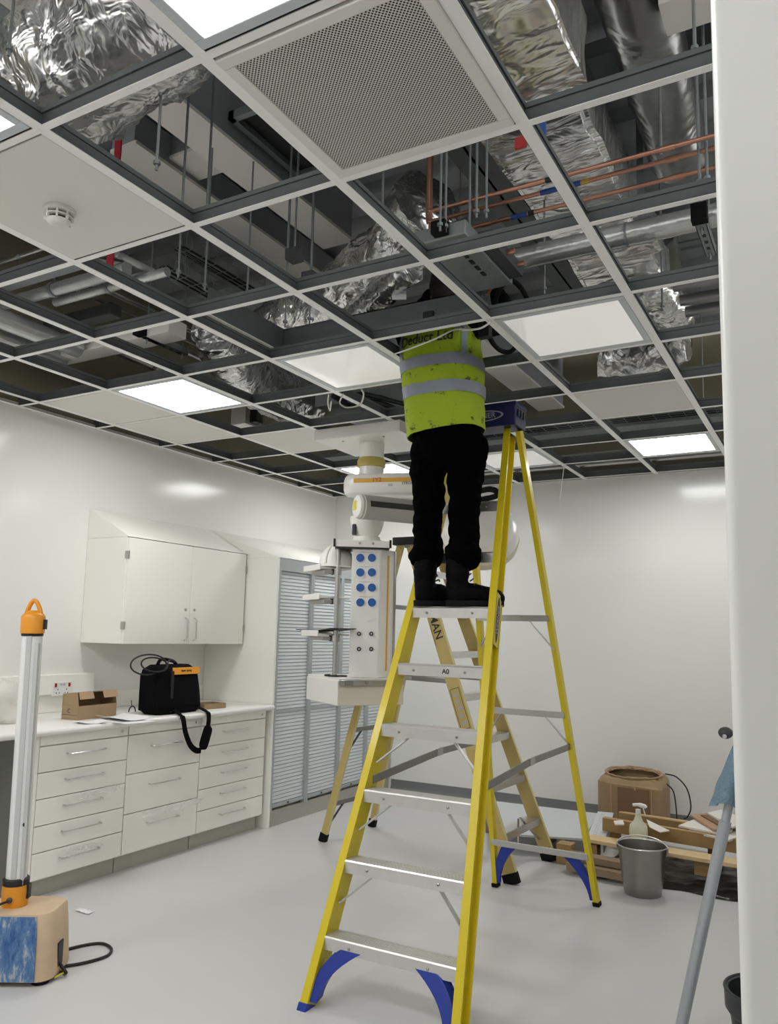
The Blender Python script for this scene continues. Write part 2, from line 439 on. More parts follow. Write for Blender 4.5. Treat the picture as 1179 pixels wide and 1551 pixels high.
def light_panel(i, j, label, lit, group):
    a, b = cell(i, j); c = ((a[0]+b[0])/2, (a[1]+b[1])/2); o = .03
    t = thing('light_panel', label, 'ceiling light', (*c, CEI), group); mb = MB()
    for s in ((a[0], a[1], b[0], a[1]+o), (a[0], b[1]-o, b[0], b[1]), (a[0], a[1]+o, a[0]+o, b[1]-o), (b[0]-o, a[1]+o, b[0], b[1]-o)):
        mb.box((s[0], s[1], CEI-.002), (s[2], s[3], CEI+.04))
    mb.build('frame', 'panel_frame', t, bevel=.003)
    MB().box((a[0]+o, a[1]+o, CEI+.002), (b[0]-o, b[1]-o, CEI+.006)).build('diffuser', 'panel_lit' if lit else 'panel_off', t)
    MB().box((a[0]+.01, a[1]+.01, CEI+.04), (b[0]-.01, b[1]-.01, CEI+.055)).build('housing', 'galv_dark', t)
GL, GU = 'lit ceiling panels', 'dim ceiling panels'
light_panel(0, -1, 'lit ceiling panel beside the perforated tile, nearest and brightest', True, GL)
light_panel(-2, -1, 'lit ceiling panel cut by the left edge beside the smoke detector tile', True, GL)
light_panel(-4, 3, 'lit ceiling panel with blank tiles beside it near the left wall', True, GL)
light_panel(-4, 7, 'lit ceiling panel behind the white pendant column', True, GL)
light_panel(0, 7, 'lit ceiling panel near the back wall at far right', True, GL)
light_panel(0, 3, 'dim glossy ceiling panel to the right of the man', False, GU)
light_panel(-2, 3, 'dim glossy ceiling panel to the left of the man', False, GU)
light_panel(-2, 7, 'dim ceiling panel behind the yellow ladder top', False, GU)
for i, j in ((-4, -1),):
    light_panel(i, j, 'lit ceiling panel elsewhere in the room outside the view', True, GL)

# smoke detector under the blank tile
p = Z(90, 318, CEI-.001)
t = thing('smoke_detector', 'round white smoke detector under the blank ceiling tile', 'smoke detector', p)
MB().lathe([(.052, 0), (.052, -.012), (.046, -.016), (0, -.016)], p, n=32).build('base', 'tile_white', t, smooth=True)
MB().lathe([(.030, -.015), (.030, -.042)], p, n=24).build('chamber', 'black_plastic', t, smooth=True)
mb = MB().lathe([(.046, -.026), (.046, -.030), (.03, -.030), (.03, -.026)], p, n=32, caps=False)
mb.lathe([(.0, -.054), (.018, -.054), (.034, -.047), (.040, -.040), (.030, -.039), (0, -.039)], p, n=32)
for k in range(8):
    d = Vector((math.cos(PI*k/4), math.sin(PI*k/4), 0)); mb.obox(p+d*.042+Vector((0, 0, -.028)), d*.004, d.cross(Vector((0, 0, 1)))*.003, Vector((0, 0, .014)))
mb.build('cap', 'tile_white', t, smooth=True)

# ================================================================== services above the grid
def box_thing(name, m, a, b, label, cat, group=None, bevel=.004):
    return tag(MB().box(a, b).build(name, m, bevel=bevel), label, cat, group)
def xspan(p, q, z): A, B = Z(*p, z), Z(*q, z); return A, B

# beams with a white board along the soffit, grey steel above it
def clad_beam(a, b, label):
    a, b = Vector(a), Vector(b); mb = MB().box(a, (b.x, b.y, a.z+.018)); mb.cur = 1
    dx, dy = (.012, 0) if (b.y-a.y) > (b.x-a.x) else (0, .012)
    mb.box((a.x+dx, a.y+dy, a.z+.018), (b.x-dx, b.y-dy, b.z)); return tag(mb.build('clad_beam', ['white_clad', 'deck_steel']), label, 'beam', GB)
GB = 'white clad beams under the deck'
clad_beam((-1.275, YF, 3.70), (-1.07, 2.35, SLAB-.07), 'long white clad beam running away behind the perforated tile')
clad_beam((-1.78, 1.2, 3.80), (-1.60, 3.6, SLAB-.07), 'second white clad beam left of the long one, higher up')
A = Z(250, 283, 3.80); B = Z(320, 290, 3.80)
clad_beam((-3.0, A.y-.12, 3.85), (-1.28, A.y+.10, SLAB-.07), 'short white clad cross beam meeting the long beam from the left')
A = Z(897, 43, 3.6); B = Z(922, 85, 3.6)
clad_beam((.84, A.y, 3.6), (2.6, B.y, SLAB-.07), 'white clad cross beam at upper right behind the foil duct')
A = Z(745, 560, 3.5); B = Z(800, 600, 3.5)
clad_beam((A.x-.05, A.y-1.0, 3.5), (A.x+.19, B.y+.6, SLAB-.07), 'white clad beam seen right of the yellow vest')
# dark steel beams between
for k, (x0, y0, y1, lb) in enumerate(((-.15, 1.6, 5.4, 'grey steel beam above the man running to the back wall'),)):
    mb = MB(); zc = 3.72
    mb.box((x0-.09, y0, zc), (x0+.09, y1, zc+.015)); mb.box((x0-.006, y0, zc), (x0+.006, y1, SLAB-.06)); mb.box((x0-.09, y0, SLAB-.075), (x0+.09, y1, SLAB-.06))
    tag(mb.build('steel_beam', 'galv_dark'), lb, 'beam', 'grey steel beams')
for y0, lb in ((.62, 'grey steel cross beam high at the upper right'), (1.9, 'grey steel cross beam above the copper pipes'), (3.4, 'grey steel cross beam behind the light grey pipe')):
    mb = MB(); zc = 3.8
    mb.box((.2, y0-.07, zc), (3.0, y0+.07, zc+.012)); mb.box((.2, y0-.005, zc), (3.0, y0+.005, SLAB-.06))
    tag(mb.build('steel_beam', 'galv'), lb, 'beam', 'grey steel beams')

def crumpled(path, radii, name, label, m='foil', n=40, amp=.03, cat='duct', squash=1., step=8, group='foil wrapped ducts', seed=0, open_end=False):
    pts = smooth_path(path, step); rr = []
    k = len(radii)-1
    for i in range(len(pts)):
        t = i/(len(pts)-1)*k; a = min(int(t), k-1); rr.append(radii[a]+(radii[a+1]-radii[a])*(t-a))
    mb = MB().tube(pts, rr, n)
    for i, v in enumerate(mb.v):
        c = pts[min(i//n, len(pts)-1)]; d = (v-c)
        q = noise.noise(v*5+Vector((seed, 0, 0)))*amp + abs(noise.noise(v*13+Vector((0, seed, 0))))*amp*.9 + noise.noise(v*30)*amp*.3
        d.z *= squash; mb.v[i] = c+d*(1+q/max(d.length, .02))
    o = mb.build(name, m, smooth=True, angle=75); tag(o, label, cat, group); return o
crumpled([Z(330, -60, 3.46), Z(240, 0, 3.44), Z(155, 70, 3.40), Z(100, 115, 3.36), Z(75, 140, 3.34)], [.22, .23, .235, .23, .18], 'foil_duct', 'fat crumpled foil duct at the upper left corner', amp=.035, step=14)
crumpled([Z(650, 310, 3.52), Z(610, 365, 3.46), Z(560, 415, 3.40), Z(505, 460, 3.34), Z(440, 488, 3.30), Z(385, 500, 3.28)], [.17, .17, .17, .16, .14, .10], 'foil_duct', 'bent flexible foil duct left of the man\'s head', amp=.03, seed=3, step=12)
crumpled([Z(326, 500, 3.24), Z(342, 532, 3.22), Z(375, 570, 3.2), Z(425, 598, 3.2), Z(480, 612, 3.2)], [.13, .16, .18, .18, .14], 'foil_duct', 'sagging foil duct above the lit panel near the left wall', amp=.03, seed=5, step=12)
crumpled([Z(512, 498, 3.16), Z(555, 465, 3.17), Z(590, 432, 3.18), Z(622, 408, 3.2)], [.055, .065, .065, .075], 'foil_duct', 'thin torn foil duct end next to the man\'s head', amp=.022, seed=8, step=12)
crumpled([Z(965, 455, 3.42), Z(1000, 450, 3.42), Z(1020, 480, 3.40), Z(1015, 530, 3.42)], [.10, .11, .11, .10], 'foil_duct', 'small bent foil duct beside the right wall edge', amp=.03, seed=9, step=12)
crumpled([Z(905, 548, 3.25), Z(950, 545, 3.25), Z(1000, 535, 3.25), Z(1040, 525, 3.25)], [.09, .10, .10, .09], 'foil_duct', 'foil wrapped duct behind the dim panel on the right', amp=.03, seed=11, step=12)

def foil_box(a, b, name, label, m='foil_flat', amp=.018, seed=0, div=26):
    """box duct in crumpled foil: a grid on each face pushed about by noise"""
    a, b = Vector(a), Vector(b); s = b-a; bm = bmesh.new(); bmesh.ops.create_cube(bm, size=1)
    bmesh.ops.bevel(bm, geom=bm.edges[:], offset=.06, segments=3, affect='EDGES')
    bmesh.ops.subdivide_edges(bm, edges=bm.edges[:], cuts=14, use_grid_fill=True)
    mb = MB(); bm.verts.ensure_lookup_table(); V = []
    for v in bm.verts:
        p = Vector((a.x+(v.co.x+.5)*s.x, a.y+(v.co.y+.5)*s.y, a.z+(v.co.z+.5)*s.z))
        q = noise.noise(p*4+Vector((seed, 0, 0)))+.6*noise.noise(p*Vector((3, 3, 14))*1.)+.5*noise.noise(p*16)
        V.append(p+Vector((noise.noise(p*7), noise.noise(p*7+Vector((9, 0, 0))), q))*amp)
    mb.add(V, [tuple(v.index for v in f.verts) for f in bm.faces]); bm.free()
    o = mb.build(name, m, smooth=True, angle=70); tag(o, label, 'duct', 'foil wrapped ducts'); return o
hd = bpy.data.objects[[o.name for o in COL.objects if o.get('label', '').startswith('foil wrapped duct behind the dim')][0]]; hp = Z(975, 540, 3.25)
MB().box((hp.x-.015, hp.y-.002, 3.33), (hp.x+.015, hp.y+.002, SLAB-.05)).build('hanger_strap', 'galv', hd)
zc = 3.36
A = Z(728, 40, zc); B = Z(880, 140, zc)
foil_box((A.x-.02, -.9, zc), (B.x+.04, B.y, zc+.3), 'foil_duct', 'big flat foil wrapped duct at the top right', seed=2)
zc = 3.50
B = Z(880, 170, zc)
foil_box((.06, B.y-.25, zc), (B.x+.02, 3.4, zc+.25), 'foil_duct', 'foil wrapped duct crossing above the copper pipes', seed=6)
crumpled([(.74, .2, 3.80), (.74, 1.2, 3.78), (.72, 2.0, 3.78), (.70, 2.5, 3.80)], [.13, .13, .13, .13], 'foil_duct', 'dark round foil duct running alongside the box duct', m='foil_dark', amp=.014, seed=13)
A, B = Z(865, 400, 3.3), Z(1000, 372, 3.3)
hd = foil_box((A.x, A.y-.08, 3.3), (B.x, A.y+.10, 3.42), 'foil_duct', 'short foil covered box duct below the light grey pipe', seed=15)
MB().box((B.x-.1, A.y, 3.41), (B.x-.07, A.y+.004, SLAB-.05)).build('hanger_strap', 'galv', hd)
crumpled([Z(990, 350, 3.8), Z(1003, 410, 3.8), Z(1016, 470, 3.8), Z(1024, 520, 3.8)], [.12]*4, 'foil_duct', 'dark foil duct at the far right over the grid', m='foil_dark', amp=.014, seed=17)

# copper pipes with joints and tape
def pipe_x(name, m, y, z, x0, x1, r, label, cat='pipe', group=None, dy=0., dz=0.):
    t = thing(name, label, cat, (x0, y, z), group)
    MB().tube([(x0, y, z), (x1, y+dy, z+dz)], r, 12).build('tube', m, t, smooth=True); return t
GC = 'copper pipes'
A = Z(640, 318, 3.2)
for k, (ya, x0, lb, tapes) in enumerate(((1.46, -.10, 'copper pipe farthest up of the three crossing the foil duct', (.30,)), (1.535, -.14, 'copper pipe in the middle with blue and gold tape', (.33, .42)), (1.66, -.19, 'copper pipe lowest of the three with blue tape left of the tee', (.16,)))):
    t = pipe_x('copper_pipe', 'copper', ya, 3.2, x0, 1.7, .0085, lb, group=GC)
    for q, xx in enumerate(tapes):
        MB().tube([(xx, ya, 3.2), (xx+.07, ya, 3.2)], .0105, 12).build('tape_band', 'blue_tape' if k else 'copper', t, smooth=True)
        MB().tube([(xx+.075, ya, 3.2), (xx+.10, ya, 3.2)], .0105, 12).build('tape_band', 'gold_tape' if k == 1 else 'black_plastic', t, smooth=True)
    for xx in (.02, .8): MB().tube([(xx, ya, 3.2), (xx+.05, ya, 3.2)], .0115, 12).build('joint', 'copper', t, smooth=True)
    MB().tube(smooth_path([(x0, ya, 3.2), (x0-.02, ya, 3.205), (x0-.03, ya+.0, 3.225), (x0-.03, ya, 3.5), (x0-.03, ya, SLAB-.06)], 5), .0085, 10).build('bend', 'copper', t, smooth=True)
t = pipe_x('drain_pipe', 'silver_lag', 2.02, 3.2, -.18, 1.9, .05, 'light grey round pipe crossing right of the grid crossing', group=None)
mb = MB(); mb.tube([(.55, 2.02, 3.2), (.56, 2.02, 3.2)], .054, 16); mb.build('band', 'galv', t, smooth=True)

def strut(p, l, name, label, vertical=True):
    """slotted channel bracket with a rubber pad, hung on two rods"""
    t = thing(name, label, 'bracket', p, 'slotted hanger brackets'); p = Vector(p); mb = MB()
    mb.box(p+Vector((-.021, -l/2, 0)), p+Vector((.021, l/2, .003))); mb.box(p+Vector((-.021, -l/2, 0)), p+Vector((-.018, l/2, .04))); mb.box(p+Vector((.018, -l/2, 0)), p+Vector((.021, l/2, .04)))
    mb.build('channel', 'galv', t)
    for k in range(int(l/.06)):
        y = p.y-l/2+.04+k*.06; MB().box((p.x-.007, y-.012, p.z-.0015), (p.x+.007, y+.012, p.z-.0002)).build('slot', 'black_plastic', t)
    MB().box(p+Vector((-.03, -l/2-.05, .0)), p+Vector((.03, -l/2, .07))).build('rubber_pad', 'rubber', t)
    for s in (-1, 1): MB().tube([p+Vector((0, s*(l/2-.03), -.03)), (p.x, p.y+s*(l/2-.03), SLAB-.05)], .004, 6).build('rod', 'galv', t)
    return t
strut(Z(1070, 365, 3.12), .30, 'hanger_bracket', 'slotted hanger bracket under the light grey pipe at the right edge')
strut(Z(250, 525, 3.1), .34, 'hanger_bracket', 'slotted hanger bracket above the grid left of the sagging foil duct')
strut(Z(705, 505, 2.93), .22, 'hanger_bracket', 'small slotted hanger bracket just behind the vest lettering')

# fan coil unit beside the man's head
A = Z(672, 400, 3.0)
t = thing('fan_coil_unit', 'grey metal fan coil unit above the grid right of the man', 'ventilation unit', (-.02, 1.56, 2.99))
MB().box((-.16, 1.33, 2.99), (.10, 1.84, 3.05)).build('casing', 'galv', t, bevel=.006)
for k in range(5): MB().box((.02, 1.42+k*.06, 2.986), (.036, 1.455+k*.06, 2.991)).build('slot', 'black_plastic', t)
MB().box((.10, 1.45, 3.0), (.16, 1.80, 3.05)).build('pipe_box', 'dark_grey', t)
for k in range(3): MB().tube([(.10, 1.5+k*.12, 3.03), (.19, 1.5+k*.12, 3.03)], .011, 10).build('valve_pipe', 'copper', t, smooth=True)
MB().box((-.03, 1.29, 3.0), (.03, 1.33, 3.05)).build('rubber_pad', 'rubber', t)
# steel support frame around the opening
t = thing('support_frame', 'dark galvanised channel frame just above the grid by the vest', 'steel frame', (-.7, 1.88, 2.895))
MB().box((-1.215, 1.87, 2.895), (-.06, 1.875, 3.02)).box((-1.215, 1.87, 2.895), (-.06, 1.92, 2.9)).box((-1.215, 1.87, 3.015), (-.06, 1.92, 3.02)).build('channel', 'galv_dark', t)
MB().box((-1.175, 1.30, 2.896), (-1.17, 1.868, 3.02)).build('channel', 'galv_dark', t); MB().box((-1.26, 1.30, 2.892), (-1.17, 1.868, 2.896)).build('ledge', 'white_clad', t)
MB().box((-.35, 1.855, 2.915), (-.30, 1.875, 2.955)).build('cable_clip', 'black_plastic', t)

# torn white card by the foil end
p = Z(605, 447, 3.12)
mb = MB().obox(p, CR*.035, (CU*.028+CF*.02), CF*.002-CU*.001)
tag(mb.build('duct_label_card', 'paper', bevel=.001), 'small square of white card at the torn foil duct end', 'card')

# threaded rods
GR = 'threaded hanger rods'
rods = [((237, 258), 2.95, 'threaded rod in front of the left flank of the long white beam'), ((275, 330), 3.0, 'threaded rod above the corner of the smoke detector tile'), ((312, 345), 3.0, 'threaded rod right of the smoke detector tile corner'),
        ((434, 425), 3.02, 'tallest threaded rod hanging below the second clad beam'), ((446, 395), 3.1, 'threaded rod with a small box on it below the clad beam'), ((470, 430), 3.02, 'threaded rod right of the one with the small box'),
        ((374, 455), 3.0, 'threaded rod in the cell left of the bent foil duct'), ((432, 495), 2.95, 'threaded rod in front of the left half of the bent foil duct'), ((469, 490), 2.95, 'threaded rod in front of the right half of the bent foil duct'),
        ((578, 372), 3.0, 'threaded rod at the top of the bent foil duct'), ((667, 350), 3.0, 'threaded rod left of the copper pipe bends'), ((675, 352), 3.0, 'second threaded rod left of the copper pipe bends'),
        ((711, 372), 3.0, 'threaded rod passing in front of the copper pipes on the left'), ((722, 330), 3.05, 'threaded rod just right of the copper pipe bends'), ((737, 330), 3.05, 'threaded rod beside the foil duct over the copper pipes'),
        ((1060, 285), 3.05, 'threaded rod passing the copper pipes near the right wall edge'), ((1072, 280), 3.05, 'threaded rod right against the wall edge by the copper pipes'),
        ((1053, 85), 3.2, 'threaded rod at the top right corner'), ((1002, 235), 3.3, 'short threaded rod between foil duct and right wall edge'), ((825, 445), 3.05, 'threaded rod under the light grey pipe right of the black hose'),
        ((13, 85), 3.2, 'threaded rod at the upper left edge before the fat foil duct'), ((1004, 470), 3.1, 'threaded rod beside the dark foil duct'), ((270, 420), 3.0, 'threaded rod below the smoke detector tile corner'), ((310, 440), 3.0, 'threaded rod between the two cable baskets'), ((1000, 535), 3.3, 'threaded rod holding the foil duct behind the dim right panel')]
for (px, py), z, lb in rods:
    p = Z(px, py, z); t = thing('threaded_rod', lb, 'rod', p, GR)
    MB().tube([p, (p.x, p.y, SLAB-.06)], .005, 6).build('rod', 'galv', t, smooth=True)
    MB().lathe([(.012, .02), (.012, .032)], p, n=6).build('nut', 'galv', t)
    if 'small box' in lb: MB().box(p+Vector((-.03, -.03, .0)), p+Vector((.03, .03, .05))).build('junction_box', 'dark_grey', t)

# red straps
p = Z(166, 408, 3.05); tag(MB().box(p+Vector((-.02, -.004, 0)), Vector((p.x+.02, p.y+.004, SLAB-.06))).build('red_strap', 'red_tag'), 'long red strap hanging down behind the smoke detector tile', 'strap', 'red straps')
p = Z(817, 197, 2.93); tag(MB().box((p.x-.02, p.y-.004, 2.888), (p.x+.02, p.y+.004, 2.95)).build('blue_strap', 'blue_tape'), 'blue strap end beside the grid crossing at the perforated tile', 'strap')
p = Z(788, 205, 2.93); tag(MB().box((p.x-.015, p.y-.004, 2.888), (p.x+.02, p.y+.004, 2.925)).build('red_strap', 'red_tag'), 'red strap end beside the corner of the perforated tile', 'strap', 'red straps')

# pipework over the left side
def run(name, m, pts, r, label, cat='pipe', group='pipes over the left side', n=10, bend=True):
    t = thing(name, label, cat, pts[0], group); P = smooth_path(pts, 5) if (bend and len(pts) > 2) else pts
    MB().tube(P, r, n).build('tube', m, t, smooth=True)
    d = (Vector(P[1])-Vector(P[0])).normalized(); c = (Vector(P[0])+Vector(P[1]))/2
    MB().tube([c-d*.012, c+d*.012], r*1.2, n).build('clip', 'galv', t, smooth=True)
    return t
zl = 3.25
def ydir(px, py, l0, l1, z): p = Z(px, py, z); return [(p.x, p.y-l0, z), (p.x, p.y+l1, z)]
def xdir(px, py, l0, l1, z): p = Z(px, py, z); return [(p.x-l0, p.y, z), (p.x+l1, p.y, z)]
run('lagged_pipe', 'silver_lag', ydir(40, 498, 1.6, .35, 3.1), .055, 'thick silver lagged pipe at the left edge, upper of two')
run('lagged_pipe', 'silver_lag', ydir(20, 517, 1.6, .35, 3.1), .05, 'thick silver lagged pipe at the left edge, lower of two')
run('lagged_pipe', 'silver_lag', xdir(130, 425, .8, .3, zl), .035, 'silver lagged pipe crossing under the smoke detector tile')
run('lagged_pipe', 'silver_lag', xdir(150, 440, .35, .5, zl), .025, 'thinner silver lagged pipe just behind the crossing one')
A = Z(175, 383, 3.3); B = Z(234, 413, 3.3); D = Z(185, 424, 3.3)
run('lagged_pipe', 'silver_lag', [A, A.lerp(B, .8), B, B.lerp(D, .2), D], .018, 'silver pipe with a square bend beyond the smoke detector tile')
A = Z(140, 395, 3.35); B = Z(196, 405, 3.35); D = Z(150, 418, 3.35)
run('lagged_pipe', 'silver_lag', [A, A.lerp(B, .8), B, B.lerp(D, .2), D], .018, 'inner silver pipe with a square bend beyond the smoke detector tile')
for k, (px, py, lb) in enumerate(((140, 450, 'leftmost'), (175, 448, 'second'), (195, 453, 'third'), (205, 445, 'rightmost'))):
    run('conduit', 'steel', ydir(px, py, .25, .9, 3.3), .009, f'thin steel conduit, {lb} of four above the cell under the smoke detector', 'conduit', 'thin steel conduits')
run('conduit', 'steel', ydir(275, 530, .2, .6, 3.2), .016, 'bright steel conduit left of the sagging foil duct', 'conduit', 'thin steel conduits')
run('conduit', 'steel', ydir(205, 545, .4, .7, 3.15), .02, 'steel conduit above the cell before the lit left panel', 'conduit', 'thin steel conduits')
run('conduit', 'steel', xdir(40, 385, .6, .5, 3.3), .012, 'steel conduit left of the smoke detector tile', 'conduit', 'thin steel conduits')
A, B = Z(90, 500, 3.2), Z(150, 470, 3.2)
box_thing('trunking', 'dark_grey', (A.x-.1, A.y-.04, 3.2), (B.x+.02, A.y+.04, 3.27), 'dark trunking run hanging above the left cells', 'trunking')
A, B = Z(60, 552, 3.1), Z(262, 508, 3.1)
box_thing('flat_duct', 'white_clad', (-3.1, A.y-.05, 3.1), (B.x+.02, A.y+.09, 3.19), 'flat pale duct crossing above the left wall cells', 'duct')
A, B = Z(0, 440, 3.2), Z(95, 400, 3.2)
box_thing('cable_tray', 'galv', (-3.1, A.y-.06, 3.22), (B.x, A.y+.06, 3.25), 'perforated galvanised cable tray left of the smoke detector tile', 'cable tray')
def basket(x, y0, y1, z, wd, label, along='y'):
    t = thing('cable_basket', label, 'cable tray', (x, (y0+y1)/2, z), 'wire cable baskets'); mb = MB()
    P = (lambda a, b, c: (x+a, b, z+c)) if along == 'y' else (lambda a, b, c: (b, x+a, z+c))
    for a, c in ((-wd/2, .05), (-wd/2, 0), (-wd/4, 0), (0, 0), (wd/4, 0), (wd/2, 0), (wd/2, .05)): mb.tube([P(a, y0, c), P(a, y1, c)], .0025, 5)
    y = y0+.03
    while y < y1:
        mb.tube([P(-wd/2, y, .05), P(-wd/2, y, 0), P(wd/2, y, 0), P(wd/2, y, .05)], .0025, 5); y += .1
    mb.build('wire_mesh', 'galv', t)
    mb = MB()
    for k in range(5): mb.tube(smooth_path([P(-wd*.3+k*wd*.14+random.uniform(-.01, .01), y0+(y1-y0)*q/6, .01+.006*(k % 2)) for q in range(7)], 3), .006, 6)
    mb.build('cable_run', 'cable_black', t, smooth=True)
    for q in (.2, .8):
        b = P(-wd/2, y0+(y1-y0)*q, 0); MB().tube([b, (b[0], b[1], SLAB-.05)], .004, 6).build('hanger', 'galv', t)
p = Z(310, 400, 3.6); basket(p.x, p.y-.2, p.y+1.3, 3.6, .13, 'wire cable basket beyond the corner of the smoke detector tile')
p = Z(285, 430, 3.4); basket(p.x, p.y-.2, p.y+1.0, 3.4, .14, 'wire cable basket nearer the left wall')
p = Z(860, 648, 3.0); basket(p.y, p.x-1.6, p.x+1.6, 3.0, .2, 'long wire cable basket close to the back wall', 'x')
p = Z(250, 645, 3.05)
box_thing('cable_tray', 'galv', (p.x-.12, 1.0, 3.1), (p.x+.06, 5.3, 3.13), 'long galvanised cable tray over the left wall tiles', 'cable tray')
p = Z(640, 745, 3.1)
box_thing('cable_tray', 'galv', (-2.9, 4.75, 3.08), (2.8, 4.92, 3.12), 'galvanised cable tray across the back of the void', 'cable tray')
for k, (y, z, lb) in enumerate(((5.25, 3.0, 'upper steel conduit along the back wall above the grid'), (5.32, 2.93, 'lower steel conduit along the back wall above the grid'))):
    run('conduit', 'steel', [(-3, y, z), (2.9, y, z)], .018, lb, 'conduit', 'thin steel conduits')
for k, (y, z) in enumerate(((2.75, 3.25), (2.95, 3.25), (3.12, 3.25))):
    run('conduit', 'alu_grey', [(.62, y, z), (2.9, y, z)], .03, f'grey pipe beside the right wall edge, {("nearest", "middle", "farthest")[k]} of three', 'pipe', 'grey pipes at right')
p = Z(30, 3, 3.6)
box_thing('duct_box', 'galv', (p.x-.6, p.y-.6, 3.72), (-1.30, p.y+.15, 3.95), 'pale grey duct box above the fat foil duct', 'duct')
A, B = Z(345, 185, 3.75), Z(480, 275, 3.75)
t = thing('access_opening', 'dark framed opening above the grid left of the perforated tile', 'opening', ((A.x+B.x)/2, (A.y+B.y)/2, 3.7))
mb = MB()
xa, xb, ya, yb = -1.06, -.88, 1.25, 1.80
for q in ((xa, ya, xb, ya+.03), (xa, yb-.03, xb, yb), (xa, ya, xa+.03, yb), (xb-.03, ya, xb, yb)): mb.box((q[0], q[1], 3.78), (q[2], q[3], 3.82))
mb.build('frame', 'galv', t); MB().box((xa+.03, ya+.03, 3.81), (xb-.03, yb-.03, 3.815)).build('dark_backing', 'black_plastic', t)  # black sheet stands in for the shade inside the opening
# ducts over the back half
A = Z(450, 600, 3.1)
box_thing('steel_duct', 'galv', (A.x+.12, A.y+.05, 3.02), (A.x+.55, A.y+.75, 3.3), 'bare galvanised duct behind the sagging foil duct', 'duct')
p = Z(375, 640, 3.0)
t = thing('junction_box', 'white junction box with black connector above the left tiles', 'junction box', p)
MB().box(p+Vector((-.12, -.05, -.02)), p+Vector((.02, .15, .24))).build('box', 'white_clad', t, bevel=.004)
MB().box(p+Vector((.02, 0, 0)), p+Vector((.08, .08, .16))).build('connector', 'black_plastic', t)
# black flexible hose with loops right of the man
run('flexible_hose', 'rubber', [Z(753, 470, 3.02), Z(752, 452, 3.05), Z(762, 432, 3.1), Z(777, 426, 3.12), Z(790, 437, 3.1), Z(800, 455, 3.05), Z(806, 470, 2.98)], .012, 'black hose arching above the dim right panel', 'hose', None, 10)
run('flexible_hose', 'rubber', [Z(741, 497, 2.95), Z(744, 515, 2.92), Z(757, 530, 2.9), Z(772, 533, 2.9), Z(782, 524, 2.93), Z(786, 510, 3.0)], .012, 'black hose looping down right of the vest', 'hose', None, 10)
tag(MB().box((Z(735, 503, 2.92).x-.03, Z(735, 503, 2.92).y-.02, 2.889), (Z(735, 503, 2.92).x+.03, Z(735, 503, 2.92).y+.02, 3.02)).build('cable_box', 'black_plastic', bevel=.004), 'small black box beside the vest under the grid crossing', 'box')
# white cable across the vest
tag(MB().tube(smooth_path([Z(596, 537, 2.80), Z(630, 525, 2.79), Z(660, 513, 2.80), Z(690, 499, 2.86), Z(715, 500, 2.9)], 5), .004, 6).build('white_cable', 'cable_white', smooth=True), 'white cable drooping across the back of the yellow vest', 'cable')
tag(MB().tube(smooth_path([Z(700, 500, 2.86), Z(725, 498, 2.82), Z(738, 492, 2.81), Z(744, 486, 2.84), Z(735, 480, 2.9)], 5), .005, 6).build('white_cable', 'cable_white', smooth=True), 'short white cable looped at the grid crossing by the vest', 'cable')
# tangle of cables over the pendant
for k, (pts, lb, m, r) in enumerate((
    ([(505, 600), (530, 612), (560, 608), (590, 615), (612, 628)], 'thick black cable sagging above the pendant plate', 'cable_black', .018),
    ([(500, 590), (520, 598), (552, 597), (585, 605), (614, 612)], 'upper black cable sagging above the pendant plate', 'cable_black', .016),
    ([(515, 640), (520, 620), (540, 606), (570, 600), (600, 608)], 'black cable curling up above the pendant plate', 'cable_black', .012)) ):
    tag(MB().tube(smooth_path([Z(*q, 3.02+.02*k) for q in pts], 6), r, 8).build('black_cable', m, smooth=True), lb, 'cable', 'cables above the pendant')
for k, (pts, lb) in enumerate((([(498, 598), (497, 610), (500, 622), (502, 608)], 'short white cable loop left of the pendant cables'), ([(520, 597), (515, 610), (525, 617), (545, 613), (551, 598), (548, 590)], 'white cable loop hanging under the dim left panel'))):
    tag(MB().tube(smooth_path([Z(*q, 2.83-.005*k) for q in pts], 6), .005, 6).build('white_cable', 'cable_white', smooth=True), lb, 'cable', 'cables above the pendant')
tag(MB().tube(smooth_path([Z(855, 702, CEI), Z(852, 730, 2.70), Z(848, 760, 2.55), Z(849, 778, 2.47)], 5), .003, 5).build('hanging_wire', 'cable_white', smooth=True), 'thin white wire dangling from the grid before the back wall', 'wire')

# ================================================================== fitted furniture along the left wall
FX = -2.52
def drawer_unit(y0, y1, n, label, filmy):
    t = thing('drawer_unit', label, 'drawer unit', (FX-.3, (y0+y1)/2, .0), 'white drawer units under the worktop')
    MB().box((XL+.01, y0+.001, .10), (FX-.02, y1-.001, .868)).build('carcass', 'unit_white', t)
    MB().box((XL+.01, y0+.002, .0), (FX-.06, y1-.002, .10)).build('plinth', 'plinth_grey', t)
    r = MB().box((FX-.02, y0+.003, .812), (FX, y1-.003, .866)).build('top_rail', 'unit_white', t, bevel=.002)
    MB().lathe([(.009, 0), (.009, .004), (.004, .006)], (FX, y1-.05, .84), (1, 0, 0), n=14).build('lock', 'chrome', r, smooth=True)
    h = (.806-.105)/n
    for k in range(n):
        z1 = .806-k*h; z0 = z1-h+.005
        d = MB().box((FX-.02, y0+.003, z0), (FX, y1-.003, z1)).build('drawer', 'unit_white', t, bevel=.002)
        yc = (y0+y1)/2; zz = z1-.05 if n > 3 else z1-.075; hw = .13
        MB().tube([(FX-.002, yc-hw, zz), (FX+.022, yc-hw, zz), (FX+.030, yc-hw+.008, zz), (FX+.030, yc+hw-.008, zz), (FX+.022, yc+hw, zz), (FX-.002, yc+hw, zz)], .0042, 8).build('handle', 'chrome', d, smooth=True)
    return t
drawer_unit(1.625, 2.245, 5, 'white five drawer unit nearest the work light', 0)
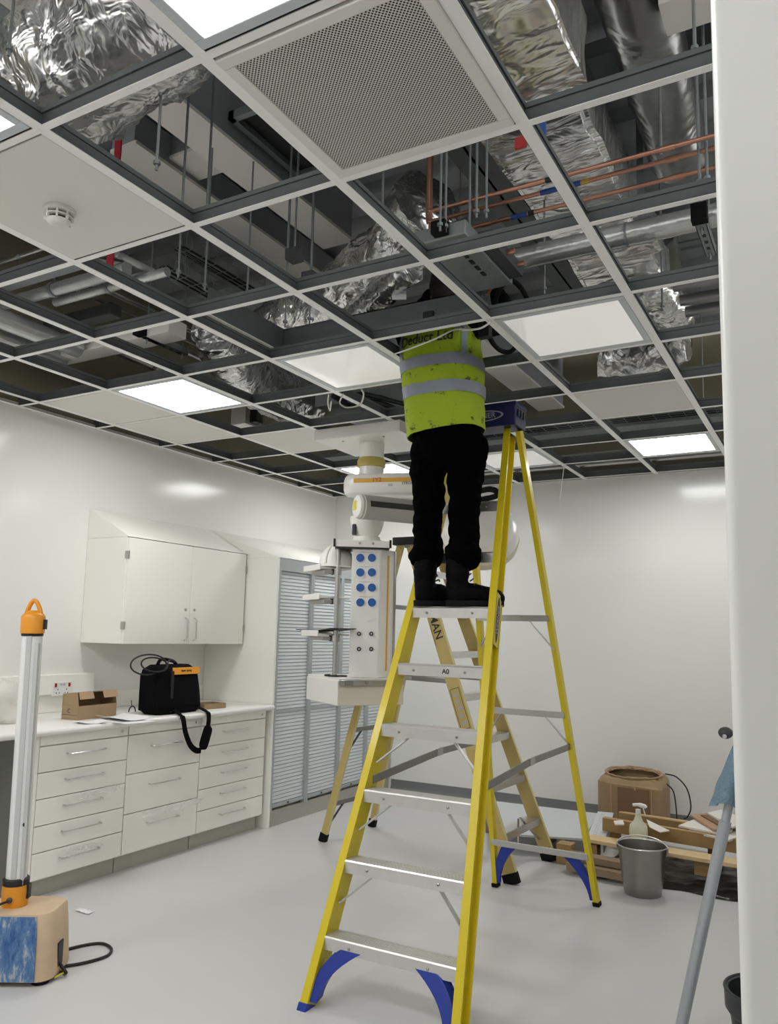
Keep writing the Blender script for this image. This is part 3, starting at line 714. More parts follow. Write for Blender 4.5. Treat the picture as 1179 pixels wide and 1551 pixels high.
drawer_unit(2.248, 2.882, 3, 'white unit of three deep drawers under the black bag', 0)
drawer_unit(2.885, 3.585, 5, 'white five drawer unit beside the shuttered cupboard', 0)
t = thing('end_panel', 'grey end panel of the drawer row beside the work light', 'panel', (FX-.3, 1.6, 0))
MB().box((XL+.01, 1.60, 0), (FX-.015, 1.622, .868)).build('panel', 'kneehole_grey', t, bevel=.002)
MB().box((FX-.015, 1.60, 0.0), (FX+.002, 1.622, .868)).build('edging', 'unit_white', t)
# worktop with a rolled front edge
prof = [(XL+.002, .870), (-2.475, .870), (-2.464, .876), (-2.460, .888), (-2.464, .900), (-2.475, .906), (XL+.002, .906)]
mb = MB().loft([[(x, y, z) for x, z in prof] for y in (-.6, 3.612)])
tag(mb.build('worktop', 'worktop_white', smooth=True, angle=50), 'long white worktop with rolled edge over the drawer units', 'worktop')
tag(MB().box((XL+.001, -.6, .907), (XL+.014, 3.615, 1.02)).build('upstand', 'unit_white', bevel=.003), 'white upstand behind the worktop', 'upstand')
tag(MB().box((XL+.001, -.6, 1.022), (XL+.055, 2.50, 1.150)).build('dado_trunking', 'unit_white', bevel=.006), 'white trunking box on the wall carrying the sockets', 'trunking')
def socket(px, py, label):
    c = Xp(px, py, XL+.055); t = thing('wall_socket', label, 'socket', c, 'double wall sockets')
    x = c.x
    MB().box((x, c.y-.073, c.z-.043), (x+.009, c.y+.073, c.z+.043)).build('plate', 'socket_white', t, bevel=.002)
    for s in (-1, 1):
        MB().box((x+.009, c.y+s*.052-.007, c.z+.012), (x+.013, c.y+s*.052+.007, c.z+.036)).build('rocker_switch', 'switch_red', t)
        for dy, dz in ((0, -.004), (-.011, -.026), (.011, -.026)):
            MB().box((x+.0085, c.y+s*.033+dy-.003, c.z+dz-.004), (x+.0095, c.y+s*.033+dy+.003, c.z+dz+.004)).build('pin_hole', 'black_plastic', t)
    lettering('VS 02', .018, (x+.0092, c.y, c.z+.026), (0, 1, 0), (0, 0, 1), 'ink_dark', t)
socket(93, 1043, 'double wall socket with red switches behind the cardboard box')
socket(8, 1047, 'double wall socket with red switches at the left edge')

# wall cupboard with sloping top
cx0, cy0, cy1, cz0, cz1, sz = -2.79, 2.40, 3.60, 1.355, 2.06, 2.27
t = thing('wall_cupboard', 'white two door wall cupboard with a sloping top', 'cupboard', ((cx0+XL)/2, (cy0+cy1)/2, cz0))
MB().box((XL+.002, cy0, cz0), (cx0-.02, cy1, cz1)).build('carcass', 'unit_white', t, bevel=.002)
pr = [(XL+.002, cz1+.001), (cx0, cz1+.001), (XL+.002, sz)]
MB().loft([[(x, y, z) for x, z in pr] for y in (cy0, cy1+.02)]).build('sloping_top', 'unit_white', t)
ym = (cy0+cy1)/2
for k, (a, b) in enumerate(((cy0+.003, ym-.002), (ym+.002, cy1-.003))):
    d = MB().box((cx0-.02, a, cz0), (cx0, b, cz1-.004)).build('door', 'unit_white', t, bevel=.002)
    yh = ym+(-.045 if k == 0 else .045)
    MB().tube([(cx0-.002, yh, cz0+.025), (cx0+.02, yh, cz0+.03), (cx0+.028, yh, cz0+.045), (cx0+.028, yh, cz0+.165), (cx0+.02, yh, cz0+.18), (cx0-.002, yh, cz0+.185)], .005, 8).build('handle', 'chrome', d, smooth=True)
    MB().lathe([(.010, 0), (.010, .004), (.004, .006)], (cx0, yh, cz0+.245), (1, 0, 0), n=14).build('lock', 'steel', d, smooth=True)
    ye = a if k == 0 else b
    for zz in (cz0+.12, cz1-.12): MB().box((cx0-.03, ye-.006, zz-.025), (cx0+.003, ye+.006, zz+.025)).build('hinge', 'steel', d)

# tall cupboard with grey tambour shutters
ty0, ty1, tz = 3.62, 5.472, 2.03; TX = -2.49
t = thing('shutter_cupboard', 'tall white cupboard with grey slatted shutters in the corner', 'cupboard', ((TX+XL)/2, (ty0+ty1)/2, 0))
MB().box((XL+.002, ty0, 0.0), (TX, ty0+.022, tz)).build('side_panel', 'unit_white', t, bevel=.002)
MB().box((XL+.01, ty0+.023, .12), (TX-.05, ty1, tz-.01)).build('carcass', 'unit_white', t)
MB().box((XL+.01, ty0+.023, 0), (TX-.02, ty1, .115)).build('plinth', 'plinth_grey', t)
pr = [(XL+.002, tz+.001), (TX, tz+.001), (XL+.002, sz)]
MB().loft([[(x, y, z) for x, z in pr] for y in (ty0, ty1)]).build('sloping_top', 'unit_white', t)
MB().box((TX-.03, ty0+.023, 1.93), (TX-.002, ty1, tz-.001)).build('fascia', 'tambour_rail', t, bevel=.002)
pitch = (ty1-ty0-.023)/4
def slats(ya, yb, za, zb):
    k = round((zb-za)/.0275); h = (zb-za)/k; pr = [(TX-.045, za)]
    for q in range(k): z = za+q*h; pr += [(TX-.029, z), (TX-.019, z+.004), (TX-.022, z+h-.003), (TX-.029, z+h-.001)]
    pr.append((TX-.045, zb)); return MB().loft([[(x, y, z) for x, z in pr] for y in (ya, yb)])
for k in range(4):
    a = ty0+.023+pitch*k; b = a+pitch
    MB().box((TX-.045, a, .115), (TX+.002, a+.022, 1.93)).box((TX-.045, b-.022, .115), (TX+.002, b-.001, 1.93)).build('stile', 'tambour_rail', t, bevel=.003)
    s = slats(a+.022, b-.022, .86, 1.93).build('shutter', 'tambour_grey', t)
    MB().box((TX-.04, a+.022, .835), (TX-.012, b-.022, .86)).build('bottom_rail', 'tambour_rail', s, bevel=.002)
    s = slats(a+.022, b-.022, .165, .835).build('shutter', 'tambour_grey', t)
    MB().box((TX-.04, a+.022, .14), (TX-.008, b-.022, .165)).build('bottom_rail', 'tambour_rail', s, bevel=.002)
    MB().lathe([(.008, 0), (.008, .006)], (TX-.008, (a+b)/2, .152), (1, 0, 0), n=10).build('lock', 'dark_grey', s)

# ------------------------------------------------------------------ things on the worktop
WT = .906
def carton():
    c0 = Z(97, 1094, WT); c1 = Z(113, 1096, WT); c2 = Z(175, 1088, WT)
    c1 = Vector((-2.69, 2.005, WT)); ux = Vector((-.10, .995, 0)).normalized(); uy = Vector((-.995, -.10, 0)); L, W, H = .315, .13, .082
    t = thing('cardboard_box', 'open brown cardboard box with its lid half folded back', 'box', c1+ux*L/2+uy*W/2)
    mb = MB(); up = Vector((0, 0, 1)); th = .004
    o = c1+up*.001
    mb.obox(o+ux*L/2+up*H/2, ux*L/2, uy*th/2, up*H/2)                       # front
    mb.obox(o+ux*L/2+uy*W+up*(H*.9), ux*L/2, uy*th/2, up*H*.9)             # back
    for s in (0, L): mb.obox(o+ux*s+uy*W/2+up*H/2, ux*th/2, uy*W/2, up*H/2)
    mb.obox(o+ux*L/2+uy*W/2+up*th/2, ux*L/2, uy*W/2, up*th/2)
    mb.build('tray', 'cardboard', t)
    # lid hinged at the back, tilted forward
    hx = o+uy*W+up*(H*1.8); mb = MB(); e = (uy*-.93+up*.12).normalized()
    pts = [hx, hx+e*(W*.95)]
    mb.obox(hx+ux*L/2+e*W*.48, ux*L/2, e*W*.48, e.cross(ux)*th/2)
    fl = (up*-1+uy*-.35).normalized(); q = hx+e*W*.96
    for a, b in ((0, .36), (.62, 1.)): mb.obox(q+ux*L*(a+b)/2+fl*.022, ux*L*(b-a)/2, fl*.022, fl.cross(ux)*th/2)
    mb.build('lid', 'cardboard_pale', t)
    for s in (0, L):
        MB().add([o+ux*s+uy*W+up*H*.95, o+ux*s+up*H, hx+ux*s, hx+ux*s+e*W*.9], [(0, 1, 3, 2)]).build('side_flap', 'cardboard', t, fix=False)
    lettering('C', .035, o-ux*.0032+uy*W*.55+up*H*.62, -uy, up, 'ink_dark', t)
    MB().obox(o+uy*W/2-ux*.003+up*H*.35, uy*W*.48, ux*.0005, up*.0006).build('printed_line', 'ink_dark', t)
carton()
# papers
def paper(px, py, w, l, ang, z, label, name='paper', m='paper', curl=.0):
    c = Z(px, py, WT); ux = Vector((math.cos(ang), math.sin(ang), 0)); uy = Vector((-ux.y, ux.x, 0))
    g = [[c+ux*w*(i/6-.5)+uy*l*(j/4-.5)+Vector((0, 0, z+curl*((i/6-.5)**2*4))) for j in range(5)] for i in range(7)]
    return tag(MB().slab(g, (0, 0, .0012)).build(name, m, smooth=True, angle=60), label, 'paper', 'papers on the worktop')
paper(190, 1092, .21, .30, 1.5, .001, 'white sheet of paper lying under the folded papers near the bag')
paper(185, 1090, .20, .28, 1.42, .006, 'folded white papers on top, curled at the edge', curl=.016)
paper(137, 1095, .16, .13, 1.2, .001, 'small white slip of paper beside the cardboard box', curl=.012)
# small black clip and cable end near the papers
p = Z(200, 1079, WT)
tag(MB().tube(smooth_path([p+Vector((0, -.03, .004)), p+Vector((0, -.02, .03)), p+Vector((0, .0, .04)), p+Vector((0, .02, .03)), p+Vector((0, .03, .004))], 5), .004, 6).tube([p+Vector((0, -.005, .038)), p+Vector((0, -.012, .08))], .0025, 6).build('cable_clip', 'cable_black', smooth=True), 'small black cable loop standing on the worktop by the papers', 'clip')
# clear plastic bag at the left edge
p = Z(12, 1096, WT); mb = MB().ball(p+Vector((-.02, -.03, .11)), (.10, .15, .11), 28)
for i, v in enumerate(mb.v):
    q = v-p; k = noise.noise(v*11)*.12+abs(noise.noise(v*26))*.08; mb.v[i] = v+Vector((q.x, q.y, q.z-.1))*k*5; mb.v[i].z = max(mb.v[i].z, WT+.002)
t = tag(mb.build('plastic_bag', 'film_dense', smooth=True, angle=80), 'crumpled clear plastic bag on the worktop at the left edge', 'bag')

# black tool bag
def bag():
    c = Vector((-2.645, 2.70, WT+.002)); ux = Vector((-.05, .99, 0)).normalized(); uy = Vector((-ux.y, ux.x, 0)); up = Vector((0, 0, 1))
    # ux runs along the front face to the right, -uy... points to the room
    n = Vector((ux.y, -ux.x, 0)); L, D, H = .44, .20, .315
    t = thing('tool_bag', 'black zipped tool bag with orange flash on the worktop', 'bag', c)
    rings = []
    for k in range(11):
        z = k/10; w = L/2*(1-.10*z); d = D/2*(1-.16*z); ins = (.04*(max(0, z-.85)/.15)**2, .025*(max(0, .1-z)/.1)); s = ins[0]+ins[1]
        r = []; m = 32
        for i in range(m):
            a = 2*PI*i/m; ca, sa = math.cos(a), math.sin(a); e = .35
            x = math.copysign(abs(ca)**e, ca)*(w-s); y = math.copysign(abs(sa)**e, sa)*(d-s)
            bulge = 1+.04*math.sin(z*PI)
            r.append(c+ux*x*bulge+n*(y*bulge+.03*(z-.5)*-1)+up*(H*z))
        rings.append(r)
    MB().loft(rings).build('body', 'bag_black', t, smooth=True, angle=70)
    f = c+n*(D/2*.96)
    # orange flash along the top of the front
    g = [[c+ux*(-.075+.265*i/8)+n*(D/2*(1-.16*z)+.005-.03*(z-.5))+up*(H*z) for z in (.80, .87, .945)] for i in range(9)]
    fl = MB().slab(g, n*.006).build('orange_flash', 'bag_orange', t, bevel=.002)
    q0 = c+ux*.055+n*(D/2*(1-.16*.87)+.0125-.03*.37)+up*(H*.875)
    mb = MB()
    for a0, b0, ph in ((-.055, -.01, 0), (.0, .05, 2)): mb.tube([q0+ux*(a0+(b0-a0)*i/24)+up*(.006*math.sin(i*1.7+ph)*(1 if i % 5 else 1.8)) for i in range(25)], .0012, 5)
    mb.build('printed_mark', 'ink_dark', t)
    MB().obox(c-ux*.095+n*(D/2*.93+.004)+up*H*.46, ux*.012, n*.006, up*H*.42).build('webbing', 'black_plastic', t)
    MB().obox(c-ux*(L/2*.96)+up*H*.45, ux*.008, n*D*.33, up*H*.38).build('side_pocket', 'bag_black', t, bevel=.006)
    mb = MB(); mb.tube(smooth_path([c-ux*.14+up*(H-.01), c-ux*.10+up*(H+.035), c+up*(H+.022)+n*.01, c+ux*.05+up*(H-.005)], 6), .011, 8); mb.build('carry_handle', 'bag_black', t, smooth=True)
    # shoulder strap over the worktop edge
    ex = -2.452
    P = [c-ux*.075+n*(D/2+.005)+up*.03, Vector((-2.48, 2.62, WT+.012)), Vector((ex+.004, 2.63, WT-.02)), Vector((ex+.006, 2.655, .80)), Vector((ex+.010, 2.70, .715)), Vector((ex+.014, 2.755, .672)), Vector((ex+.016, 2.80, .668))]
    P2 = [Vector((ex+.016, 2.81, .675)), Vector((ex+.014, 2.845, .76)), Vector((ex+.010, 2.865, .83)), Vector((ex+.004, 2.87, WT-.01)), Vector((-2.478, 2.865, WT+.012)), c+ux*.16+n*(D/2+.005)+up*.03]
    for Q in (P, P2):
        Q = smooth_path(Q, 5); mb = MB(); rg = []
        for i, q in enumerate(Q):
            tg = (Q[min(i+1, len(Q)-1)]-Q[max(i-1, 0)]).normalized(); nn = Vector((1, 0, 0)) if q.x > ex-.004 else Vector((0, 0, 1)); sd = tg.cross(nn).normalized(); nn = sd.cross(tg)
            rg.append([q+sd*a+nn*b for a, b in ((-.019, -.002), (.019, -.002), (.019, .002), (-.019, .002))])
        mb.loft(rg).build('shoulder_strap', 'bag_black', t, smooth=True)
    a, b = Vector((ex+.022, 2.80, .672)), Vector((ex+.018, 2.862, .825)); d = (b-a).normalized(); sd = d.cross(Vector((1, 0, 0)))
    rg = []
    for k in range(15):
        s = k/14; w = .043*math.sqrt(max(0, 1-(2*s-1)**6))+.002; q = a.lerp(b, s)
        rg.append([q+sd*w*math.cos(2*PI*i/16)+Vector((1, 0, 0))*.009*math.sin(2*PI*i/16)+Vector((.004, 0, 0)) for i in range(16)])
    MB().loft(rg).build('shoulder_pad', 'bag_black', t, smooth=True)
    return c, ux, n
bc, bux, bn = bag()
# loops of black cable on the bag
o = bc-bux*.16+Vector((0, 0, .30)); P = []
for k in range(2):
    for a in range(12):
        th = 2*PI*a/12; P.append(o-bux*(.085-.03*k)+bux*(.13-.03*k)*math.cos(th)+Vector((0, 0, (.065-.02*k)*math.sin(th)+.02))+bn*(.03*math.cos(th+k)+.02*k+.03))
P += [o+bux*.10+Vector((0, 0, .045))+bn*.03, o+bux*.17+Vector((0, 0, .03))+bn*.02]
tag(MB().tube(smooth_path(P, 3), .0052, 7).build('coiled_cable', 'cable_black', smooth=True), 'loops of black cable slung over the top of the tool bag', 'cable')
# cardboard tray behind the bag
p = Z(322, 1073, WT); mb = MB(); c = Vector((-2.66, 3.10, WT+.001)); ux = Vector((.1, .995, 0)); uy = Vector((-.995, .1, 0)); up = Vector((0, 0, 1))
mb.obox(c+up*.002, ux*.10, uy*.07, up*.002)
for s in (-1, 1): mb.obox(c+ux*.1*s+up*.018, ux*.002, uy*.07, up*.018); mb.obox(c+uy*.07*s+up*.018, ux*.1, uy*.002, up*.018)
tag(mb.build('cardboard_tray', 'cardboard'), 'small open cardboard tray beside the tool bag', 'box')

# torn protective film left on the drawers
def film(px, py, px2, py2, h, label, k):
    a, b = Xp(px, py, FX+.006), Xp(px2, py2, FX+.006); n = 26
    g = []
    for i in range(n):
        t_ = i/(n-1); r = []
        for j in range(5):
            q = a.lerp(b, t_)+Vector((.004+abs(noise.noise(Vector((i*.7, j*.9, k))))*.022, 0, -h*(j/4)*(.5+.6*abs(noise.noise(Vector((i*.35, k, 0)))))+h*.3)); r.append(q)
        g.append(r)
    tag(MB().sheet(g).build('plastic_film', 'film', fix=False, smooth=True, angle=80), label, 'plastic film', 'torn film on the drawers')
film(120, 1204, 184, 1190, .05, 'torn clear film above the third drawer of the nearest unit', 1.3)
film(215, 1234, 305, 1211, .06, 'torn clear film above the lowest deep drawer', 4.1)
film(100, 1288, 155, 1275, .04, 'torn clear film above the lowest drawer of the nearest unit', 7.7)

# ------------------------------------------------------------------ work light on a block
def work_light():
    b = Vector((-1.80, 1.06, 0))
    ux = Vector((.86, .51, 0)); uy = Vector((-.51, .86, 0)); up = Vector((0, 0, 1))
    t = thing('work_light', 'upright tube work light on a worn blue and plywood block', 'work light', b)
    def rr(w, d, r, n=6):
        out = []
        for sx, sy, a0 in ((1, 1, 0), (-1, 1, PI/2), (-1, -1, PI), (1, -1, 3*PI/2)):
            for k in range(n+1):
                a = a0+PI/2*k/n; out.append((sx*(w-r)+r*math.cos(a), sy*(d-r)+r*math.sin(a)))
        return out
    W_, D_ = .165, .13
    mb = MB(); rings = []
    for z, s in ((.018, 1.04), (.03, 1.05), (.20, .98), (.262, .94), (.275, .90)):
        rings.append([b+ux*x*s+uy*y*s+up*z for x, y in rr(W_, D_, .065)])
    mb.loft(rings).build('block', 'worn_ply', t, smooth=True, angle=50)
    # painted side cheeks
    for sgn in (-1,):
        g = [[b+ux*x*s+uy*(sgn*(D_*s+.003))+up*z for z, s in ((.022, 1.05), (.12, 1.015), (.20, .98), (.268, .925))] for x in [-.135+.245*i/8 for i in range(9)]]
        MB().slab(g, uy*.004*sgn).build('painted_cheek', 'worn_blue', t)
    mb = MB()
    for sx in (-1, 1):
        for sy in (-1, 1): mb.lathe([(.035, 0), (.035, .02)], b+ux*sx*.12+uy*sy*.085, n=16)
    mb.build('foot', 'rubber', t)
    MB().obox(b+ux*(W_*1.02)+up*.09-uy*.02, ux*.004, uy*.028, up*.05).build('cable_slot', 'black_plastic', t, bevel=.003)
    base = b+up*.275-ux*.045; top = Vector((-1.86, 1.0, 1.43)); top = base+Vector((.010, -.025, 1.14))
    d = (top-base).normalized()
    MB().lathe([(.052, 0), (.055, .06), (.053, .09)], base, d, n=28).build('socket_holder', 'orange_plastic', t, smooth=True)
    MB().lathe([(.054, .088), (.054, .11), (.047, .116)], base, d, n=28).build('collar', 'black_plastic', t, smooth=True)
    MB().lathe([(.012, 0), (.012, .008), (.007, .014)], base+ux*.0+d*.035-uy*.052, -uy, n=12).build('cable_gland', 'dark_grey', t, smooth=True)
    MB().obox(base+d*.06+ux*.055, ux*.006, uy*.014, d*.03).build('latch', 'black_plastic', t, bevel=.002)
    tb = MB().lathe([(.043, .112), (.043, 1.14)], base, d, n=32).build('tube', 'tube_clear', t, smooth=True)
    MB().obox(base+d*.63+ux*.005-uy*.037, ux*.011, uy*.008, d*.51).build('spine', 'tube_spine', tb)
    MB().obox(base+d*.60+ux*.035-uy*.022, ux*.008, uy*.012, d*.51).build('spine', 'tube_spine', tb)
    MB().lathe([(.009, 0), (.009, .004)], base+d*.34+ux*.032-uy*.03, (ux*.7-uy*.7), n=10).build('rivet', 'dark_grey', tb)
    c = MB().lathe([(.046, 0), (.046, .012)], top, d, n=28).build('top_collar', 'black_plastic', t, smooth=True)
    tp = top+d*.012
    MB().lathe([(.050, 0), (.051, .07), (.046, .082), (.03, .092), (.02, .10)], tp, d, n=28).build('top_cap', 'orange_plastic', t, smooth=True)
    mb = MB(); q = tp+d*.085
    mb.tube(smooth_path([q-ux*.032, q-ux*.022+d*.03, q-ux*.008+d*.055, q+ux*.008+d*.055, q+ux*.022+d*.03, q+ux*.032], 5), .010, 8)
    mb.build('hanging_eye', 'orange_plastic', t, smooth=True)
    MB().obox(tp+d*.04+ux*.053, ux*.006, uy*.012, d*.022).build('top_latch', 'black_plastic', t, bevel=.002)
    # cable trailing round on the floor
    s = b+ux*.17-uy*.02
    P = [s+up*.05, s+ux*.03+up*.012, Z(80, 1448, .006), Z(110, 1436, .006), Z(150, 1429, .006), Z(168, 1436, .006), Z(162, 1448, .006), Z(130, 1458, .006), Z(95, 1464, .006), Z(72, 1466, .006)]
    MB().tube(smooth_path(P, 6), .007, 8).build('cable', 'cable_black', t, smooth=True)
    MB().tube(smooth_path([s+up*.03, s+ux*.025-uy*.01+up*.02, s+ux*.0-uy*.05+up*.012], 6), .004, 6).build('earth_wire', 'cable_yellow', t, smooth=True)
    MB().tube(smooth_path([base+d*.035-uy*.065, base-uy*.12+up*.01-ux*.1, base-uy*.13-up*.0-ux*.25, base-uy*.1-up*.2-ux*.3], 5), .005, 6).build('flex', 'cable_black', t, smooth=True)
work_light()
# scrap on the floor
p = Z(128, 1381, .001); mb = MB()
g = [[p+Vector((-.05+.1*i/6, -.02+.04*j/3+.01*noise.noise(Vector((i, j, 2))), .002+.008*abs(noise.noise(Vector((i*.8, j*.8, 0)))))) for j in range(4)] for i in range(7)]
tag(mb.slab(g, (0, 0, .0008)).build('paper_scrap', 'paper'), 'scrap of white paper on the floor near the drawers', 'paper')

# ================================================================== ceiling pendant
def pendant():
    th = math.radians(33); tl = math.radians(57); f1 = Vector((math.cos(tl), math.sin(tl), 0)); f2 = Vector((-f1.y, f1.x, 0)); e1 = Vector((math.cos(th), math.sin(th), 0)); e2 = Vector((-e1.y, e1.x, 0)); n = -e2; up = Vector((0, 0, 1))
    A0 = Vector((-1.455, 3.02, 0))
    def onp(px, py, off=0.): d = ray(px, py); o = A0+n*off; return CAM+d*((o-CAM).dot(n)/d.dot(n))
    zt, zb = onp(531.6, 829).z, onp(529.3, 1026).z
    A = Vector((*onp(531, 925).xy, 0)); B = Vector((*onp(576, 925).xy, 0)); W_ = (B-A).length
    s = Vector((math.cos(math.radians(82)), math.sin(math.radians(82)), 0)); C_ = B+s*.16; D_ = A+(e2*.17+e1*.06); E_ = D_+e1*.1
    ctr = (A+B)/2+e2*.10
    t = thing('ceiling_pendant', 'white medical ceiling pendant with socket column, arms and shelves', 'ceiling pendant', (-1.47, 3.3, CEI))
    # plate and post
    pl = MB().box((-1.80, 3.06, 2.757), (-1.13, 3.60, CEI-.004)).build('ceiling_plate', 'pendant_white', t, bevel=.004)
    for x in (-1.62, -1.3): MB().lathe([(.008, 0), (.008, -.004)], (x, 3.15, 2.757), n=10).build('screw', 'screw', pl)
    O = Vector((*Yp(563, 700, 3.3).xy, 0)); za = Yp(563, 735, 3.3).z
    MB().lathe([(.085, za+.18), (.085, 2.77)], O, n=40).build('post', 'pendant_white', t, smooth=True)
    MB().lathe([(.086, 2.70), (.087, 2.757)], O, n=40).build('post_sleeve', 'pendant_white', t, smooth=True)
    MB().lathe([(.088, za+.12), (.098, za+.125), (.098, za+.165), (.088, za+.185)], O, n=40).build('brake_ring', 'pendant_ring', t, smooth=True)
    MB().lathe([(.086, za+.06), (.086, za+.122)], O, n=40).build('post_foot', 'pendant_white', t, smooth=True)
    # upper arm: stadium plan box along u
    def arm(a, b, half, h0, h1, name, m, sm=.03):
        a, b = Vector(a), Vector(b); u = Vector((b.x-a.x, b.y-a.y, 0)).normalized(); v = Vector((-u.y, u.x, 0)); pl_ = []
        for k in range(13): q = PI/2+PI*k/12; pl_.append((a, u*math.cos(q)*half+v*math.sin(q)*half))
        for k in range(13): q = -PI/2+PI*k/12; pl_.append((b, u*math.cos(q)*half+v*math.sin(q)*half))
        rings = []
        for f, z in ((.80, 0), (.93, .12), (1, .3), (1, .7), (.93, .88), (.80, 1)):
            rings.append([c+d*f+up*(h0+(h1-h0)*z) for c, d in pl_])
        return MB().loft(rings).build(name, m, t, smooth=True, angle=60), u, v
    u = Vector((.96, .27, 0)).normalized()
    oa, ub = O-u*.085, O+u*.62
    ar, u, v = arm(oa, ub, .105, za-.075, za+.065, 'upper_arm', 'pendant_white')
    MB().obox((oa+ub)/2-v*.106+up*(za+.014), u*.36, v*.0015, up*.014).build('stripe', 'stripe_orange', ar)
    lettering('1Y2', .042, oa+u*.155-v*.109+up*(za+.016), u, up, 'ink_red', ar)
    lettering('STROM', .026, oa+u*.37-v*.109+up*(za-.012), u, up, 'ink_dark', ar)
    lettering('KD', .022, oa+u*.25-v*.109+up*(za-.022), u, up, 'ink_dark', ar)
    J = Vector(ub)
    MB().lathe([(.07, za-.16), (.07, za-.06)], J, n=28).build('elbow', 'pendant_grey', t, smooth=True)
    # lower arm, a round beam that ends in a white cap
    pz = onp(541, 766).z-.02
    P0 = Vector((*Yp(541, 767, 2.86).xy, 0)); dJ = (J-P0); dJ.z = 0; d = dJ.normalized(); zL = Yp(541, 767, 2.86).z; zR = za-.15
    a3, b3 = P0+up*zL, J+up*(zL+.0)
    ax = (b3-a3).normalized(); sv = Vector((-ax.y, ax.x, 0)).normalized(); rr = .078
    MB().lathe([(.055, -.0), (.070, .004), (rr, .018), (rr, .05), (rr, (b3-a3).length+.06)], a3, ax, n=40).build('lower_arm', 'pendant_grey', t, smooth=True)
    cap = MB().lathe([(0, -.016), (.045, -.012), (.069, -.002), (.076, .012), (.079, .03), (.079, .034)], a3, ax, n=40).build('end_cap', 'pendant_white', t, smooth=True)
    vv = ax.cross(sv)
    MB().obox(a3-ax*.014+up*.005, sv*.022, up*.028, ax*.0025).build('label', 'label_yellow', cap)
    MB().obox(a3+ax*.44-sv*.077+up*.012, ax*.38, sv*.003, up*.018).build('groove', 'black_plastic', t)
    # knuckle between arm and column
    hub = ctr+up*0
    mb = MB(); z0 = zt+.06
    rings = []
    for z, w_ in ((zt+.075, .062), (zt+.11, .085), (zt+.15, .10), (zt+.20, .108), (zL-.02, .105)):
        rings.append([hub+e1*w_*math.cos(2*PI*k/28)*1.05+e2*w_*.75*math.sin(2*PI*k/28)+up*z for k in range(28)])
    MB().loft(rings).build('knuckle', 'pendant_white', t, smooth=True)
    MB().obox(hub-e1*.085+n*.03+up*(zt+.125), e1*.014, n*.03, up*.035).build('knuckle_gap', 'dark_grey', t, bevel=.008)
    MB().lathe([(.098, zt+.045), (.098, zt+.06), (.088, zt+.062), (.088, zt+.08)], hub, n=36).build('swivel_ring', 'pendant_white', t, smooth=True)
    # head rail above the column
    hr = MB().obox((A+B)/2+e2*.10-e1*.03+up*(zt+.022), e1*(W_/2+.085), e2*.135, up*.022).build('head_plate', 'pendant_white', t, bevel=.003)
    for q in (-1, 1): MB().obox((A+B)/2-e1*.03+e1*q*(W_/2+.085)+n*.036+up*(zt+.024), e1*.007, n*.004, up*.026).build('rail_cap', 'black_plastic', hr)
    MB().obox((A+B)/2+e2*.10-e1*.03+up*(zt-.004), e1*(W_/2+.08), e2*.13, up*.004).build('shadow_gap', 'black_plastic', hr)
    for q in (.25, .7): MB().lathe([(.008, 0), (.008, .004)], A+e1*W_*q+n*.036+up*(zt+.024), n, n=10).build('screw', 'screw', hr)
    # column
    col = MB().prism([p.xy for p in (A, B, C_, C_-e1*.1+e2*.03, D_)], zb, zt-.006).build('column', 'pendant_white', t, bevel=.004)
    sn = Vector((s.y, -s.x, 0))
    MB().obox(B+s*.075+sn*.001+up*((zt+zb)/2-.0), s*.008, sn*.0015, up*(zt-zb)*.45).build('stripe', 'stripe_orange', col)
    MB().obox(C_-s*.012+sn*.002+up*((zt+zb)/2), s*.010, sn*.003, up*(zt-zb)*.49).build('edge_channel', 'steel', col)
    lw = MB().obox(A+e1*W_*.5+n*.002+up*((zt+zb)/2), e1*W_*.46, n*.002, up*(zt-zb)*.485).build('front_panel', 'socket_white', col, bevel=.001)
    for r_, py in enumerate((845, 867, 890, 912.5)):
        for q, px in enumerate((546, 563.5)):
            c = onp(px, py, .004)
            MB().lathe([(.031, 0), (.031, .004), (.027, .0045)], c, n, n=28).build('socket_outlet', 'socket_white', col, smooth=True)
            MB().lathe([(.0265, .0046), (.026, .007), (.0, .0075)], c, n, n=28).build('socket_cover', 'socket_blue', col, smooth=True)
        MB().obox(onp(555, py-8.5, .004), e1*.045, n*.0008, up*.0012).build('label_strip', 'gold_tape' if r_ == 3 else 'pendant_grey', col)
    for py in (960, 983):
        for px in (544, 562.5):
            c = onp(px, py, .004)
            MB().lathe([(.014, 0), (.014, .006), (.009, .007), (.009, .014)], c, n, n=18).build('gas_terminal', 'dark_grey', col, smooth=True)
            MB().lathe([(.006, .0141), (.006, .018)], c, n, n=12).build('gas_pin', 'chrome', col)
    c = onp(561, 938, .006); MB().obox(c, (e1*.8+up*.5)*.024, n*.002, (up*.8-e1*.5)*.007).build('sticker', 'paper', col)
    # shelf pole
    pole = onp(513, 830, -.05); pole.z = 0
    MB().lathe([(.016, zb), (.016, zt)], pole, n=18).build('shelf_pole', 'steel', t, smooth=True)
    lf = f2.copy(); bk = Vector((-lf.y, lf.x, 0))
    def on_pole(py): 
        d_ = ray(513, py); q = math.hypot(pole.x-CAM.x, pole.y-CAM.y)/math.hypot(d_.x, d_.y); return (CAM+d_*q).z
